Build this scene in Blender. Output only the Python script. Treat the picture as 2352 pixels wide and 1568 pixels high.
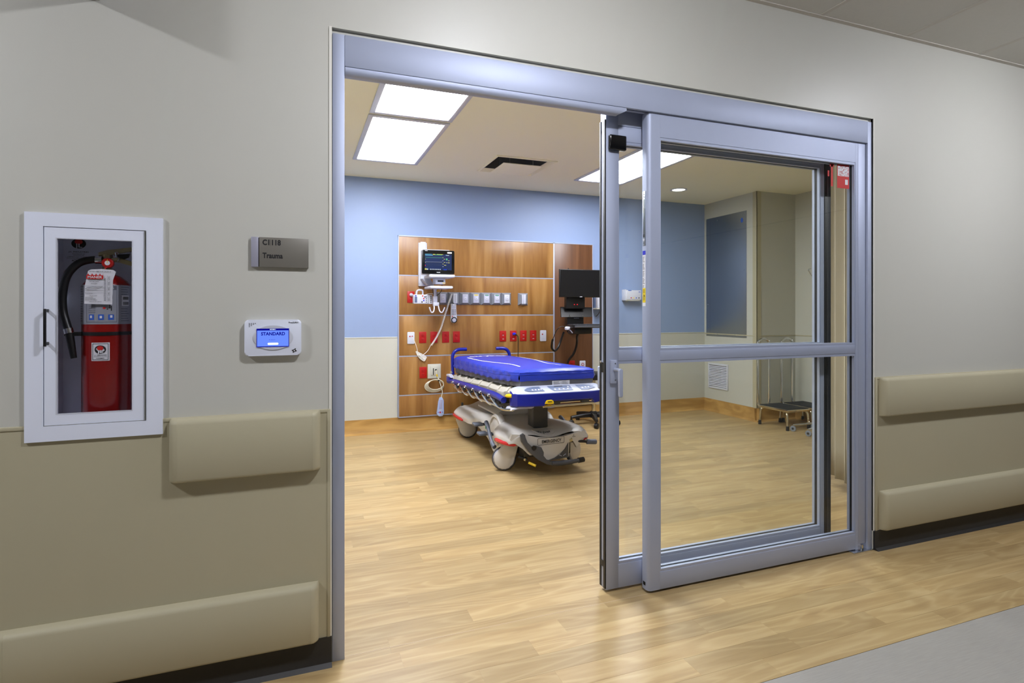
import bpy, bmesh, math, random
from mathutils import Vector, Matrix
for o in list(bpy.data.objects): bpy.data.objects.remove(o, do_unlink=True)
S = bpy.context.scene
COL = S.collection
PI = math.pi
random.seed(7)

# ---------------------------------------------------------------- camera
cam_d = bpy.data.cameras.new('camera')
cam_d.sensor_width = 36.0
cam_d.lens = 36.0*1300.0/2352.0
cam_d.shift_y = -69.0/2352.0
cam_d.clip_start = 0.02
cam = bpy.data.objects.new('camera', cam_d); COL.objects.link(cam)
cam.location = (0, 0, 1.26)
cam.rotation_euler = (PI/2, 0, -math.atan(491.0/1300.0))
S.camera = cam
# ---------------------------------------------------------------- world, exposure, lamp strengths
W = bpy.data.worlds.new('world'); S.world = W; W.use_nodes = True
W.node_tree.nodes['Background'].inputs[0].default_value = (0.8, 0.85, 1, 1)
W.node_tree.nodes['Background'].inputs[1].default_value = 0.0
S.view_settings.view_transform = 'Standard'
S.view_settings.look = 'None'
S.view_settings.exposure = 0.13
S.view_settings.gamma = 1.0
S.view_settings.use_curve_mapping = False
ROOM_L = 28.0      # radiance of the room's ceiling panels
CORR_L = 330.0      # radiance of the corridor downlights

# ---------------------------------------------------------------- materials
def lin(c):
    return tuple(((v/255.0)/12.92 if v/255.0 <= .04045 else ((v/255.0+.055)/1.055)**2.4) for v in c)
MATS = {}
def P(name, rgb, rough=.5, metal=0.0, spec=.5, var=0.0, vscale=(6, 6, 6), bump=0.0, bscale=200.0, emit=0.0, coat=0.0, rvar=0.0, sub=None):
    m = bpy.data.materials.new(name); m.use_nodes = True
    nt = m.node_tree; b = nt.nodes['Principled BSDF']
    c = lin(rgb)
    b.inputs['Base Color'].default_value = (*c, 1)
    b.inputs['Roughness'].default_value = rough
    b.inputs['Metallic'].default_value = metal
    b.inputs['Specular IOR Level'].default_value = spec
    if coat: b.inputs['Coat Weight'].default_value = coat; b.inputs['Coat Roughness'].default_value = .15
    if emit:
        b.inputs['Emission Color'].default_value = (*c, 1); b.inputs['Emission Strength'].default_value = emit
    g = nt.nodes.new('ShaderNodeNewGeometry')
    if var or rvar:
        mp = nt.nodes.new('ShaderNodeMapping'); mp.inputs['Scale'].default_value = vscale
        nt.links.new(g.outputs['Position'], mp.inputs['Vector'])
        n = nt.nodes.new('ShaderNodeTexNoise'); n.inputs['Scale'].default_value = 1; n.inputs['Detail'].default_value = 5
        nt.links.new(mp.outputs[0], n.inputs['Vector'])
        if var:
            mx = nt.nodes.new('ShaderNodeMix'); mx.data_type = 'RGBA'
            mx.inputs[6].default_value = (*[v*(1-var) for v in c], 1); mx.inputs[7].default_value = (*[min(1, v*(1+var)) for v in c], 1)
            nt.links.new(n.outputs['Fac'], mx.inputs[0]); nt.links.new(mx.outputs[2], b.inputs['Base Color'])
        if rvar:
            mr = nt.nodes.new('ShaderNodeMapRange'); mr.inputs[3].default_value = max(0, rough-rvar); mr.inputs[4].default_value = rough+rvar
            nt.links.new(n.outputs['Fac'], mr.inputs[0]); nt.links.new(mr.outputs[0], b.inputs['Roughness'])
    if bump:
        n2 = nt.nodes.new('ShaderNodeTexNoise'); n2.inputs['Scale'].default_value = bscale; n2.inputs['Detail'].default_value = 3
        nt.links.new(g.outputs['Position'], n2.inputs['Vector'])
        bp = nt.nodes.new('ShaderNodeBump'); bp.inputs['Strength'].default_value = bump; bp.inputs['Distance'].default_value = .002
        nt.links.new(n2.outputs['Fac'], bp.inputs['Height']); nt.links.new(bp.outputs[0], b.inputs['Normal'])
    MATS[name] = m
    return m
def emission(name, rgb, strength):
    m = bpy.data.materials.new(name); m.use_nodes = True; nt = m.node_tree
    nt.nodes.clear(); e = nt.nodes.new('ShaderNodeEmission'); o = nt.nodes.new('ShaderNodeOutputMaterial')
    e.inputs[0].default_value = (*lin(rgb), 1); e.inputs[1].default_value = strength
    nt.links.new(e.outputs[0], o.inputs[0]); MATS[name] = m; return m
def ramp(nt, stops):
    r = nt.nodes.new('ShaderNodeValToRGB')
    while len(r.color_ramp.elements) < len(stops): r.color_ramp.elements.new(.5)
    for e, (p, c) in zip(r.color_ramp.elements, stops): e.position = p; e.color = (*lin(c), 1)
    return r
def wood(name, stops, scale, ring_scale, rings, rough, rand=True, tone=.16, ringmix=.35, coat=0.0, spec=.4):
    """planks: long grain noise + cathedral rings, tone shifted per board"""
    m = bpy.data.materials.new(name); m.use_nodes = True; nt = m.node_tree; L = nt.links
    b = nt.nodes['Principled BSDF']; N = nt.nodes.new
    g = N('ShaderNodeNewGeometry'); oi = N('ShaderNodeObjectInfo')
    add = N('ShaderNodeMath'); add.operation = 'MULTIPLY_ADD'; add.inputs[1].default_value = 7.31
    L.new(g.outputs['Random Per Island'], add.inputs[0]); L.new(oi.outputs['Random'], add.inputs[2])
    fr = N('ShaderNodeMath'); fr.operation = 'FRACT'; L.new(add.outputs[0], fr.inputs[0])
    off = N('ShaderNodeMath'); off.operation = 'MULTIPLY'; off.inputs[1].default_value = 37.0 if rand else 0.0
    L.new(fr.outputs[0], off.inputs[0])
    va = N('ShaderNodeVectorMath'); va.operation = 'ADD'
    L.new(g.outputs['Position'], va.inputs[0]); L.new(off.outputs[0], va.inputs[1])
    def nz(sc, det, dist):
        mp = N('ShaderNodeMapping'); mp.inputs['Scale'].default_value = sc; L.new(va.outputs[0], mp.inputs[0])
        n = N('ShaderNodeTexNoise'); n.inputs['Scale'].default_value = 1; n.inputs['Detail'].default_value = det
        n.inputs['Distortion'].default_value = dist; L.new(mp.outputs[0], n.inputs['Vector']); return n
    n1 = nz(scale, 8, .4); n2 = nz(ring_scale, 2, .2); n3 = nz(tuple(v*6 for v in scale), 4, 0)
    mu = N('ShaderNodeMath'); mu.operation = 'MULTIPLY'; mu.inputs[1].default_value = rings; L.new(n2.outputs['Fac'], mu.inputs[0])
    sn = N('ShaderNodeMath'); sn.operation = 'SINE'; L.new(mu.outputs[0], sn.inputs[0])
    mr = N('ShaderNodeMapRange'); mr.inputs[1].default_value = -1; mr.inputs[2].default_value = 1; L.new(sn.outputs[0], mr.inputs[0])
    pw = N('ShaderNodeMath'); pw.operation = 'POWER'; pw.inputs[1].default_value = 3.0; L.new(mr.outputs[0], pw.inputs[0])
    mixf = N('ShaderNodeMix'); mixf.inputs[0].default_value = ringmix; L.new(n1.outputs['Fac'], mixf.inputs[2]); L.new(pw.outputs[0], mixf.inputs[3])
    mix2 = N('ShaderNodeMix'); mix2.inputs[0].default_value = .22; L.new(mixf.outputs[0], mix2.inputs[2]); L.new(n3.outputs['Fac'], mix2.inputs[3])
    r = ramp(nt, stops); L.new(mix2.outputs[0], r.inputs[0])
    hv = N('ShaderNodeHueSaturation'); L.new(r.outputs[0], hv.inputs['Color'])
    tv = N('ShaderNodeMapRange'); tv.inputs[3].default_value = 1-tone; tv.inputs[4].default_value = 1+tone*.6
    L.new(fr.outputs[0], tv.inputs[0]); L.new(tv.outputs[0], hv.inputs['Value'])
    L.new(hv.outputs[0], b.inputs['Base Color'])
    b.inputs['Roughness'].default_value = rough; b.inputs['Specular IOR Level'].default_value = spec
    if coat: b.inputs['Coat Weight'].default_value = coat; b.inputs['Coat Roughness'].default_value = .25
    MATS[name] = m; return m
def glass(name, tint=(238, 244, 240), refl=1.0):
    m = bpy.data.materials.new(name); m.use_nodes = True; nt = m.node_tree; nt.nodes.clear()
    t = nt.nodes.new('ShaderNodeBsdfTransparent'); t.inputs[0].default_value = (*lin(tint), 1)
    gl = nt.nodes.new('ShaderNodeBsdfGlossy'); gl.inputs['Roughness'].default_value = .01
    f = nt.nodes.new('ShaderNodeLayerWeight'); f.inputs[0].default_value = .5
    pw = nt.nodes.new('ShaderNodeMath'); pw.operation = 'POWER'; pw.inputs[1].default_value = 5.0; nt.links.new(f.outputs['Facing'], pw.inputs[0])
    mu = nt.nodes.new('ShaderNodeMath'); mu.operation = 'MULTIPLY_ADD'; mu.inputs[1].default_value = .9*refl; mu.inputs[2].default_value = .04*refl
    nt.links.new(pw.outputs[0], mu.inputs[0])
    mx = nt.nodes.new('ShaderNodeMixShader'); o = nt.nodes.new('ShaderNodeOutputMaterial')
    nt.links.new(mu.outputs[0], mx.inputs[0]); nt.links.new(t.outputs[0], mx.inputs[1]); nt.links.new(gl.outputs[0], mx.inputs[2])
    nt.links.new(mx.outputs[0], o.inputs[0]); MATS[name] = m; return m

P('paint', (199, 198, 189), .42, var=.015, vscale=(1.5, 1.5, 1.5), bump=.04, bscale=350, spec=.45)
P('vinyl', (180, 173, 146), .5, var=.02, vscale=(2, 2, 2), bump=.05, bscale=500, spec=.35)
P('bead', (226, 224, 214), .5)
P('blue_paint', (140, 160, 198), .5, var=.02, vscale=(1.2, 1.2, 1.2), bump=.04, bscale=350)
P('cream', (193, 193, 183), .45, var=.015, vscale=(2, 2, 2))
P('room_ceiling', (245, 242, 216), .85, var=.01, vscale=(1, 1, 1))
P('tile', (214, 212, 206), .9, var=.03, vscale=(60, 60, 60), bump=.25, bscale=300)
P('grid', (205, 200, 192), .6)
P('black_base', (38, 37, 36), .5, var=.1, vscale=(30, 30, 30))
P('alu', (172, 180, 202), .56, metal=.4, var=.03, vscale=(8, 8, 1.5), spec=.5)
P('alu_dark', (120, 122, 128), .45, metal=.6)
P('rubber', (24, 24, 27), .5)
P('black', (16, 16, 18), .4)
P('black_gloss', (10, 11, 14), .12)
P('chrome', (215, 218, 222), .12, metal=1.0, rvar=.04)
P('chrome_warm', (214, 205, 182), .16, metal=1.0, rvar=.05)
P('steel', (168, 175, 184), .36, metal=1.0, var=.05, vscale=(4, 60, 2), rvar=.06)
P('white', (202, 205, 217), .35, var=.008)
P('cab_white', (228, 233, 248), .38, var=.008)
P('red_paint', (140, 12, 8), .22, var=.04, coat=.2)
P('red_plastic', (170, 16, 11), .4, var=.03)
P('red_lens', (190, 20, 28), .2, coat=.4)
P('grey_bezel', (132, 137, 146), .45, var=.02)
P('plate_lilac', (188, 191, 210), .4)
P('label_grey', (158, 160, 170), .4, metal=.2)
P('paper', (222, 222, 228), .6, var=.01)
P('print_black', (22, 22, 26), .6)
P('print_red', (196, 26, 22), .6)
P('print_blue', (44, 92, 190), .6)
P('print_dkblue', (20, 24, 190), .6)
P('print_yellow', (236, 208, 20), .6)
P('print_green', (30, 130, 90), .6)
P('print_grey', (96, 98, 108), .6)
P('sign_grey', (128, 124, 116), .4, metal=.25, var=.02)
P('sign_strip', (170, 170, 186), .4, metal=.3)
P('brass', (196, 186, 150), .3, metal=.9)
P('bed_blue', (36, 58, 178), .38, var=.05, vscale=(9, 9, 9), bump=.06, bscale=60)
P('bed_blue_side', (34, 54, 190), .42, var=.06, vscale=(12, 12, 12), bump=.1, bscale=45)
P('bed_grey', (98, 98, 106), .5, var=.1, vscale=(20, 20, 20), bump=.15, bscale=50)
P('rail_blue', (22, 32, 140), .3, var=.03)
P('shell', (204, 201, 197), .32, var=.01)
P('deck_beige', (186, 181, 168), .45, var=.02)
P('dark_grey', (74, 76, 82), .45, var=.04)
P('pedal_grey', (92, 98, 112), .4, var=.04)
P('column_grey', (70, 68, 64), .45)
P('tyre', (58, 58, 64), .55)
P('panel_bluegrey', (88, 102, 132), .4)
P('control_white', (176, 182, 202), .4)
P('yellow', (240, 205, 16), .35)
P('curtain', (172, 164, 142), .8, var=.1, vscale=(14, 14, 1.5), bump=.2, bscale=400)
P('step_black', (30, 32, 36), .7, bump=.4, bscale=600)
P('cable_white', (232, 232, 228), .4)
P('cable_cream', (222, 218, 200), .4)
P('cable_black', (18, 18, 20), .4)
P('remote_blue', (176, 196, 240), .35)
P('grey_floor', (152, 149, 143), .5, var=.16, vscale=(14, 230, 1), spec=.35)
P('seam', (190, 168, 138), .5)
P('screen_off', (20, 20, 22), .16)
P('screen_navy', (26, 36, 66), .12, emit=.35)
P('duct_metal', (150, 152, 154), .5, metal=.6, var=.04)
_b = MATS['steel'].node_tree.nodes['Principled BSDF']; _b.inputs['Anisotropic'].default_value = .5; _b.inputs['Anisotropic Rotation'].default_value = .25
_t = MATS['steel'].node_tree.nodes.new('ShaderNodeTangent'); _t.direction_type = 'RADIAL'; _t.axis = 'Z'
MATS['steel'].node_tree.links.new(_t.outputs[0], _b.inputs['Tangent'])
wood('floor_wood', [(0.14, (140, 111, 70)), (.40, (170, 144, 99)), (.60, (183, 159, 114)), (.9, (196, 176, 132))], (1.4, 15, 1), (.8, 6.0, 1), 80, .38, tone=.15, ringmix=.2, coat=.12)
wood('base_wood', [(0.2, (150, 112, 58)), (.5, (182, 142, 80)), (.85, (200, 164, 100))], (1.6, 6, 14), (.9, 2, 5), 30, .4, rand=False, tone=.0, ringmix=.3)
wood('head_wood', [(0.22, (124, 82, 38)), (.45, (154, 110, 58)), (.62, (166, 123, 69)), (.85, (184, 143, 88))], (9, 3, .9), (4.0, 1, .35), 22, .36, tone=.03, ringmix=.35, coat=.1)
wood('head_dark', [(0.22, (84, 52, 32)), (.5, (108, 72, 47)), (.85, (128, 90, 62))], (11, 3, .8), (4.5, 1, .35), 22, .36, tone=.03, ringmix=.3, coat=.1)
glass('pane', (252, 253, 251), .8); glass('thin_pane', (251, 251, 252), .3)
emission('panel_light', (246, 248, 255), ROOM_L)
emission('down_light', (244, 246, 255), CORR_L)
emission('room_down', (255, 252, 246), 6.0)
emission('lcd', (104, 138, 255), 1.0)
emission('lcd_dark', (16, 16, 150), .8)
emission('lcd_white', (236, 250, 255), 1.1)
emission('scr_green', (110, 220, 150), .8)
emission('scr_white', (225, 235, 245), .7)
emission('scr_yellow', (240, 235, 120), .8)
emission('scr_cyan', (120, 200, 240), .7)
emission('scr_blue', (60, 90, 230), .7)
emission('scr_dim', (90, 104, 130), .5)
emission('led_red', (255, 40, 50), 1.5)

# ---------------------------------------------------------------- mesh builder
ORG = {}
_tc = {}
def text_geo(s, bold=0.0, shear=0.0):
    k = (s, bold, shear)
    if k not in _tc:
        cu = bpy.data.curves.new('t', 'FONT'); cu.body = s; cu.size = 1.0; cu.offset = bold; cu.shear = shear; cu.resolution_u = 3
        ob = bpy.data.objects.new('t', cu); COL.objects.link(ob)
        dg = bpy.context.evaluated_depsgraph_get(); dg.update()
        me = bpy.data.meshes.new_from_object(ob.evaluated_get(dg))
        v = [tuple(p.co) for p in me.vertices]; f = [tuple(p.vertices) for p in me.polygons]
        bpy.data.objects.remove(ob); bpy.data.curves.remove(cu); bpy.data.meshes.remove(me)
        if v:
            x0 = min(p[0] for p in v); x1 = max(p[0] for p in v)
            v = [(p[0]-x0, p[1]) for p in v]; w = x1-x0
        else: w = 0
        _tc[k] = (v, f, w)
    return _tc[k]
def cr(pts, n=6, closed=False):
    """Catmull-Rom through pts"""
    pts = [Vector(p) for p in pts]; out = []; N = len(pts)
    rng = N if closed else N-1
    for i in range(rng):
        if closed: p0, p1, p2, p3 = pts[i-1], pts[i], pts[(i+1) % N], pts[(i+2) % N]
        else: p0, p1, p2, p3 = pts[max(i-1, 0)], pts[i], pts[i+1], pts[min(i+2, N-1)]
        for k in range(n):
            t = k/n
            out.append(.5*((2*p1)+(-p0+p2)*t+(2*p0-5*p1+4*p2-p3)*t*t+(-p0+3*p1-3*p2+p3)*t*t*t))
    if not closed: out.append(pts[-1])
    return out
class M:
    def __init__(s): s.bm = bmesh.new()
    def raw(s, verts, faces):
        vs = [s.bm.verts.new(v) for v in verts]; fs = []
        for f in faces:
            try: fs.append(s.bm.faces.new([vs[i] for i in f]))
            except ValueError: pass
        return vs, fs
    def box(s, a, b, bev=0.0, seg=2):
        x0, x1 = sorted((a[0], b[0])); y0, y1 = sorted((a[1], b[1])); z0, z1 = sorted((a[2], b[2]))
        vs, fs = s.raw([(x0,y0,z0),(x1,y0,z0),(x1,y1,z0),(x0,y1,z0),(x0,y0,z1),(x1,y0,z1),(x1,y1,z1),(x0,y1,z1)],
                       [(0,3,2,1),(4,5,6,7),(0,1,5,4),(1,2,6,5),(2,3,7,6),(3,0,4,7)])
        if bev > 0:
            bev = min(bev, .49*min(x1-x0, y1-y0, z1-z0))
            es = list({e for f in fs for e in f.edges})
            bmesh.ops.bevel(s.bm, geom=es, offset=bev, segments=seg, affect='EDGES', profile=.5)
        return s
    def prism(s, poly, fn, w0, w1, bev=0.0, seg=2):
        """poly 2-D (u,v), extruded from w0 to w1, fn(u,v,w)->xyz"""
        n = len(poly)
        vs, fs = s.raw([fn(u, v, w0) for u, v in poly]+[fn(u, v, w1) for u, v in poly],
                       [tuple(range(n))[::-1], tuple(range(n, 2*n))]+[(i, (i+1) % n, n+(i+1) % n, n+i) for i in range(n)])
        if bev > 0:
            es = list({e for f in fs[:2] for e in f.edges})
            bmesh.ops.bevel(s.bm, geom=es, offset=bev, segments=seg, affect='EDGES', profile=.5, clamp_overlap=True)
        return s
    def cyl(s, p0, p1, r0, r1=None, n=20):
        return s.tube([p0, p1], [r0, r0 if r1 is None else r1], n)
    def tube(s, pts, r, n=10, closed=False):
        pts = [Vector(p) for p in pts]; N = len(pts)
        rs = r if isinstance(r, (list, tuple)) else [r]*N
        tang = []
        for i in range(N):
            if closed: t = pts[(i+1) % N]-pts[i-1]
            else: t = pts[min(i+1, N-1)]-pts[max(i-1, 0)]
            tang.append(t.normalized() if t.length > 1e-9 else Vector((0, 0, 1)))
        up = Vector((0, 0, 1)) if abs(tang[0].z) < .9 else Vector((1, 0, 0))
        nrm = (up-tang[0]*up.dot(tang[0])).normalized(); rings = []
        for i in range(N):
            nrm = (nrm-tang[i]*nrm.dot(tang[i])).normalized(); bi = tang[i].cross(nrm)
            rings.append([s.bm.verts.new(pts[i]+(nrm*math.cos(2*PI*k/n)+bi*math.sin(2*PI*k/n))*rs[i]) for k in range(n)])
        for i in range(N if closed else N-1):
            a, b = rings[i], rings[(i+1) % N]
            for k in range(n): s.bm.faces.new((a[k], a[(k+1) % n], b[(k+1) % n], b[k]))
        if not closed:
            s.bm.faces.new(rings[0][::-1]); s.bm.faces.new(rings[-1])
        return s
    def lathe(s, prof, o, axis=(0, 0, 1), n=28, cap=True):
        ax = Vector(axis).normalized(); up = Vector((0, 0, 1)) if abs(ax.z) < .9 else Vector((1, 0, 0))
        u = (up-ax*up.dot(ax)).normalized(); v = ax.cross(u); o = Vector(o); rings = []
        for r, h in prof:
            rings.append([s.bm.verts.new(o+ax*h+(u*math.cos(2*PI*k/n)+v*math.sin(2*PI*k/n))*max(r, 1e-5)) for k in range(n)])
        for a, b in zip(rings, rings[1:]):
            for k in range(n): s.bm.faces.new((a[k], a[(k+1) % n], b[(k+1) % n], b[k]))
        if cap: s.bm.faces.new(rings[0][::-1]); s.bm.faces.new(rings[-1])
        return s
    def quad(s, pts): s.raw(pts, [tuple(range(len(pts)))]); return s
    def grid(s, rows, closed_u=False):
        R = [[s.bm.verts.new(p) for p in r] for r in rows]
        for a, b in zip(R, R[1:]):
            n = len(a)
            for k in range(n if closed_u else n-1): s.bm.faces.new((a[k], a[(k+1) % n], b[(k+1) % n], b[k]))
        return R
    def text(s, st, fn, h, width=None, align='L', bold=0.0, shear=0.0):
        v, f, w = text_geo(st, bold, shear); k = h/.69; kx = (width/w) if (width and w) else k
        o = {'L': 0, 'C': -.5*w*kx, 'R': -w*kx}[align]
        s.raw([fn(p[0]*kx+o, p[1]*k) for p in v], f); return s
    def build(s, name, mat, parent=None, local=False, smooth=35):
        me = bpy.data.meshes.new(name)
        bmesh.ops.recalc_face_normals(s.bm, faces=s.bm.faces[:])
        s.bm.to_mesh(me); s.bm.free()
        if smooth:
            for p in me.polygons: p.use_smooth = True
            me.set_sharp_from_angle(angle=math.radians(smooth))
        me.materials.append(MATS[mat])
        o = bpy.data.objects.new(name, me); COL.objects.link(o)
        org = Vector((0, 0, 0))
        if parent is not None:
            o.parent = parent; org = ORG.get(parent.as_pointer(), org)
            if not local: me.transform(Matrix.Translation(-org))
        ORG[o.as_pointer()] = org
        return o
def tag(o, label, cat=None, group=None, kind=None):
    o['label'] = label
    if cat: o['category'] = cat
    if group: o['group'] = group
    if kind: o['kind'] = kind
    return o
def thing(name, label, cat, loc, rz=0, group=None, kind=None):
    o = bpy.data.objects.new(name, None); COL.objects.link(o); o.empty_display_size = .05
    o.location = loc; o.rotation_euler = (0, 0, rz); ORG[o.as_pointer()] = Vector(loc)
    return tag(o, label, cat, group, kind)
def dup(root, loc, label=None):
    r = root.copy(); COL.objects.link(r); r.location = loc; ORG[r.as_pointer()] = Vector(loc)
    if label: r['label'] = label
    for ch in list(root.children):
        c = ch.copy(); COL.objects.link(c); c.parent = r
        for g in list(ch.children):
            d = g.copy(); COL.objects.link(d); d.parent = c
    return r
def B(name, a, b, mat, parent=None, bev=0.0, seg=2): return M().box(a, b, bev, seg).build(name, mat, parent)
def T(name, pts, r, mat, parent=None, n=10, closed=False, smooth_path=0):
    if smooth_path: pts = cr(pts, smooth_path, closed)
    return M().tube(pts, r, n, closed).build(name, mat, parent)
XY = lambda u, v, w: (u, v, w)
XZ = lambda u, v, w: (u, w, v)          # polygon in x,z extruded along y
YZ = lambda u, v, w: (w, u, v)          # polygon in y,z extruded along x
def face_y(x0, z0, Y): return lambda u, v: (x0+u, Y, z0+v)      # print on a surface facing -y
def rrect(x0, x1, z0, z1, r, n=4):
    out = []
    for cx, cz, a0 in ((x1-r, z1-r, 0), (x0+r, z1-r, 90), (x0+r, z0+r, 180), (x1-r, z0+r, 270)):
        for k in range(n+1):
            a = math.radians(a0+90*k/n); out.append((cx+r*math.cos(a), cz+r*math.sin(a)))
    return out
def ellipse(cx, cz, rx, rz, n=32): return [(cx+rx*math.cos(2*PI*k/n), cz+rz*math.sin(2*PI*k/n)) for k in range(n)]
def hull(pts):
    pts = sorted(set(pts)); lo = []; up = []
    cr_ = lambda o, a, b: (a[0]-o[0])*(b[1]-o[1])-(a[1]-o[1])*(b[0]-o[0])
    for p in pts:
        while len(lo) > 1 and cr_(lo[-2], lo[-1], p) <= 0: lo.pop()
        lo.append(p)
    for p in reversed(pts):
        while len(up) > 1 and cr_(up[-2], up[-1], p) <= 0: up.pop()
        up.append(p)
    return lo[:-1]+up[:-1]
def struct(name, m, mat, label): return tag(m.build(name, mat, smooth=(25 if 'base' in name else 0)), label, None, None, 'structure')

# ================================================================ STRUCTURE
WY = 2.127; WB = 2.30; BY = 5.975; RX0 = -1.0; RX1 = 5.5; CH = 2.64; CC = 2.745; CX0 = -4.5; CX1 = 7.5; CY0 = -6.6
def wall_cells(xs, zs, holes, y0, y1):
    m = M()
    for a, b in zip(xs, xs[1:]):
        for c, d in zip(zs, zs[1:]):
            if any(a >= h[0]-1e-6 and b <= h[1]+1e-6 and c >= h[2]-1e-6 and d <= h[3]+1e-6 for h in holes): continue
            m.box((a, y0, c), (b, y1 if a < 2.8 else 2.272, d))
    return m
DX0, DX1, DZ = .113, 2.845, 2.279
CAB = (-.732, -.452, .905, 1.525)
wc = struct('wall_corridor', wall_cells([CX0, CAB[0], CAB[1], DX0, DX1, CX1], [0, CAB[2], CAB[3], DZ, CC],
     [(DX0, DX1, 0, DZ), CAB], WY, WB), 'paint', 'grey beige painted corridor wall around the sliding door')
for i, (a, b) in enumerate(((CX0, .098), (2.868, CX1))):
    m = M(); m.box((a, WY-.004, .09), (b, WY+.002, .902))
    v = struct('trim_%d' % (i+1), m, 'vinyl', ('olive beige vinyl wall protection below the fire cabinet', 'olive beige vinyl wall protection beside the right door jamb')[i])
    B('top_strip', (a, WY-.007, .9), (b, WY+.002, .912), 'vinyl', v, .002)
    B('end_strip', (.096, WY-.007, .09) if i == 0 else (2.858, WY-.007, .09), (.108, WY+.002, .912) if i == 0 else (2.87, WY+.002, .912), 'vinyl', v, .002)
    c = M(); prof = [(WY+.001, .1), (WY-.008, .1), (WY-.009, .03), (WY-.014, .012), (WY-.026, .002), (WY-.028, 0), (WY+.001, 0)]
    c.prism(prof, YZ, a, .112 if i == 0 else b) if i == 0 else c.prism(prof, YZ, 2.847, b)
    struct('baseboard_%s' % ('left', 'right')[i], c, 'black_base', ('black rubber cove base under the left corridor wall', 'black rubber cove base under the right corridor wall')[i])
# drywall beads round the opening
m = M(); m.box((DX0-.010, WY-.0035, .1), (DX0, WY+.012, DZ+.002)); struct('trim_3', m, 'bead', 'pale drywall corner bead along the left door jamb')
m = M(); m.box((DX1, WY-.0035, .1), (DX1+.006, WY+.012, DZ+.002)); struct('trim_4', m, 'bead', 'pale drywall corner bead along the right door jamb')
# room walls
m = M(); m.box((RX0, BY, .99), (RX1, BY+.1, CH)); m.box((RX0, BY, 0), (RX1, BY+.1, .99))
wb = struct('wall_back', m, 'blue_paint', 'blue painted back wall of the trauma room')
for i, (a, b) in enumerate(((RX0, .972), (3.28, 4.92))):
    m = M(); m.box((a, BY-.005, .145), (b, BY+.002, .985)); v = struct('trim_%d' % (5+i), m, 'cream', ('cream wall protection panel left of the wooden headwall', 'cream wall protection panel right of the wooden headwall')[i])
    B('top_strip', (a, BY-.009, .983), (b, BY+.002, .995), 'cream', v, .002)
def room_base(name, prof_fn, a, b, label):
    m = M(); m.prism([(.001, .15), (-.006, .15), (-.008, .05), (-.02, .016), (-.045, .002), (-.05, 0), (.001, 0)], prof_fn, a, b)
    return struct(name, m, 'base_wood', label)
room_base('baseboard_back', lambda u, v, w: (w, BY+u, v), RX0, 4.92, 'wood look cove base along the back wall')
room_base('baseboard_chase', lambda u, v, w: (4.92+u, w, v), 5.035, BY, 'wood look cove base under the steel panel wall')
room_base('baseboard_recess', lambda u, v, w: (w, 5.08+u, v), 4.88, RX1, 'wood look cove base behind the step stools')
room_base('baseboard_side', lambda u, v, w: (RX1+u, w, v), WB, 5.08, 'wood look cove base along the right room wall')
m = M(); m.box((5.10, 5.08, 0), (RX1+.1, BY+.05, CH))
for ya, yb in ((5.08, 5.56), (5.56, 5.872), (5.872, BY+.05)):
    for za, zb_ in ((0, .315), (.315, .582), (.582, CH)):
        if (ya, za) != (5.56, .315): m.box((4.92, ya, za), (5.10, yb, zb_))
struct('wall_chase', m, 'cream', 'cream boxed chase carrying the steel panel')
m = M(); m.box((RX1, WB, 0), (RX1+.1, 5.08, CH)); struct('wall_right', m, 'cream', 'cream right hand wall of the room')
m = M(); m.box((RX0-.1, WB, 0), (RX0, BY+.1, CH)); struct('wall_left', m, 'cream', 'cream left hand wall of the room')
for nm, a, b, lb in (('trim_7', (4.916, 5.08, .972), (4.921, BY, .984), 'thin rail line under the steel panel'), ('trim_8', (4.92, 5.076, .972), (RX1, 5.081, .984), 'thin rail line behind the step stools'),
                     ('trim_9', (RX1-.004, WB, .972), (RX1+.001, 5.08, .984), 'thin rail line along the right room wall')):
    m = M(); m.box(a, b, .001); struct(nm, m, 'vinyl', lb)
m = M(); m.box((4.9165, 5.0765, .15), (4.9215, 5.14, CH)); m.box((4.9165, 5.0765, .15), (4.98, 5.0815, CH)); struct('trim_10', m, 'vinyl', 'beige corner guard on the edge of the chase')
VX0, VX1, VY0, VY1 = 1.66, 2.21, 4.735, 5.29
m = M()
for xa, xb in ((RX0, VX0), (VX0, VX1), (VX1, RX1)):
    for ya, yb in ((WB, VY0), (VY0, VY1), (VY1, BY)):
        if (xa, ya) != (VX0, VY0): m.box((xa, ya, CH), (xb, yb, CH+.06))
struct('ceiling_room', m, 'room_ceiling', 'tan plaster ceiling of the trauma room')
# corridor shell
m = M(); m.box((CX0, CY0-.1, 0), (CX1, CY0, CC)); struct('wall_opposite', m, 'paint', 'grey beige wall across the corridor')
m = M(); m.box((CX0-.1, CY0, 0), (CX0, WB, CC)); struct('wall_end_left', m, 'paint', 'grey beige corridor end wall past the fire cabinet')
m = M(); m.box((CX1, CY0, 0), (CX1+.1, WB, CC)); struct('wall_end_right', m, 'paint', 'grey beige corridor end wall past the right handrails')
m = M(); m.box((CX0, CY0, CC+.012), (CX1, WY, CC+.08)); cc = struct('ceiling_corridor', m, 'tile', 'suspended tile ceiling of the corridor')
GX = [2.454+.613*i for i in range(-12, 9)]; GY = [WY-.012-.61*i for i in range(0, 15)]
tm = None
for i in range(len(GX)-1):
    for j in range(len(GY)-1):
        if GY[j+1] < CY0: continue
        if tm is None:
            mm = M(); mm.box((-.297, -.296, 0), (.297, .296, .014), .002, 1); t = mm.build('ceiling_tile', 'tile', cc); tm = t.data
        else:
            t = bpy.data.objects.new('ceiling_tile', tm); COL.objects.link(t); t.parent = cc
        t.location = ((GX[i]+GX[i+1])/2, (GY[j]+GY[j+1])/2, CC-.001)
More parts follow.
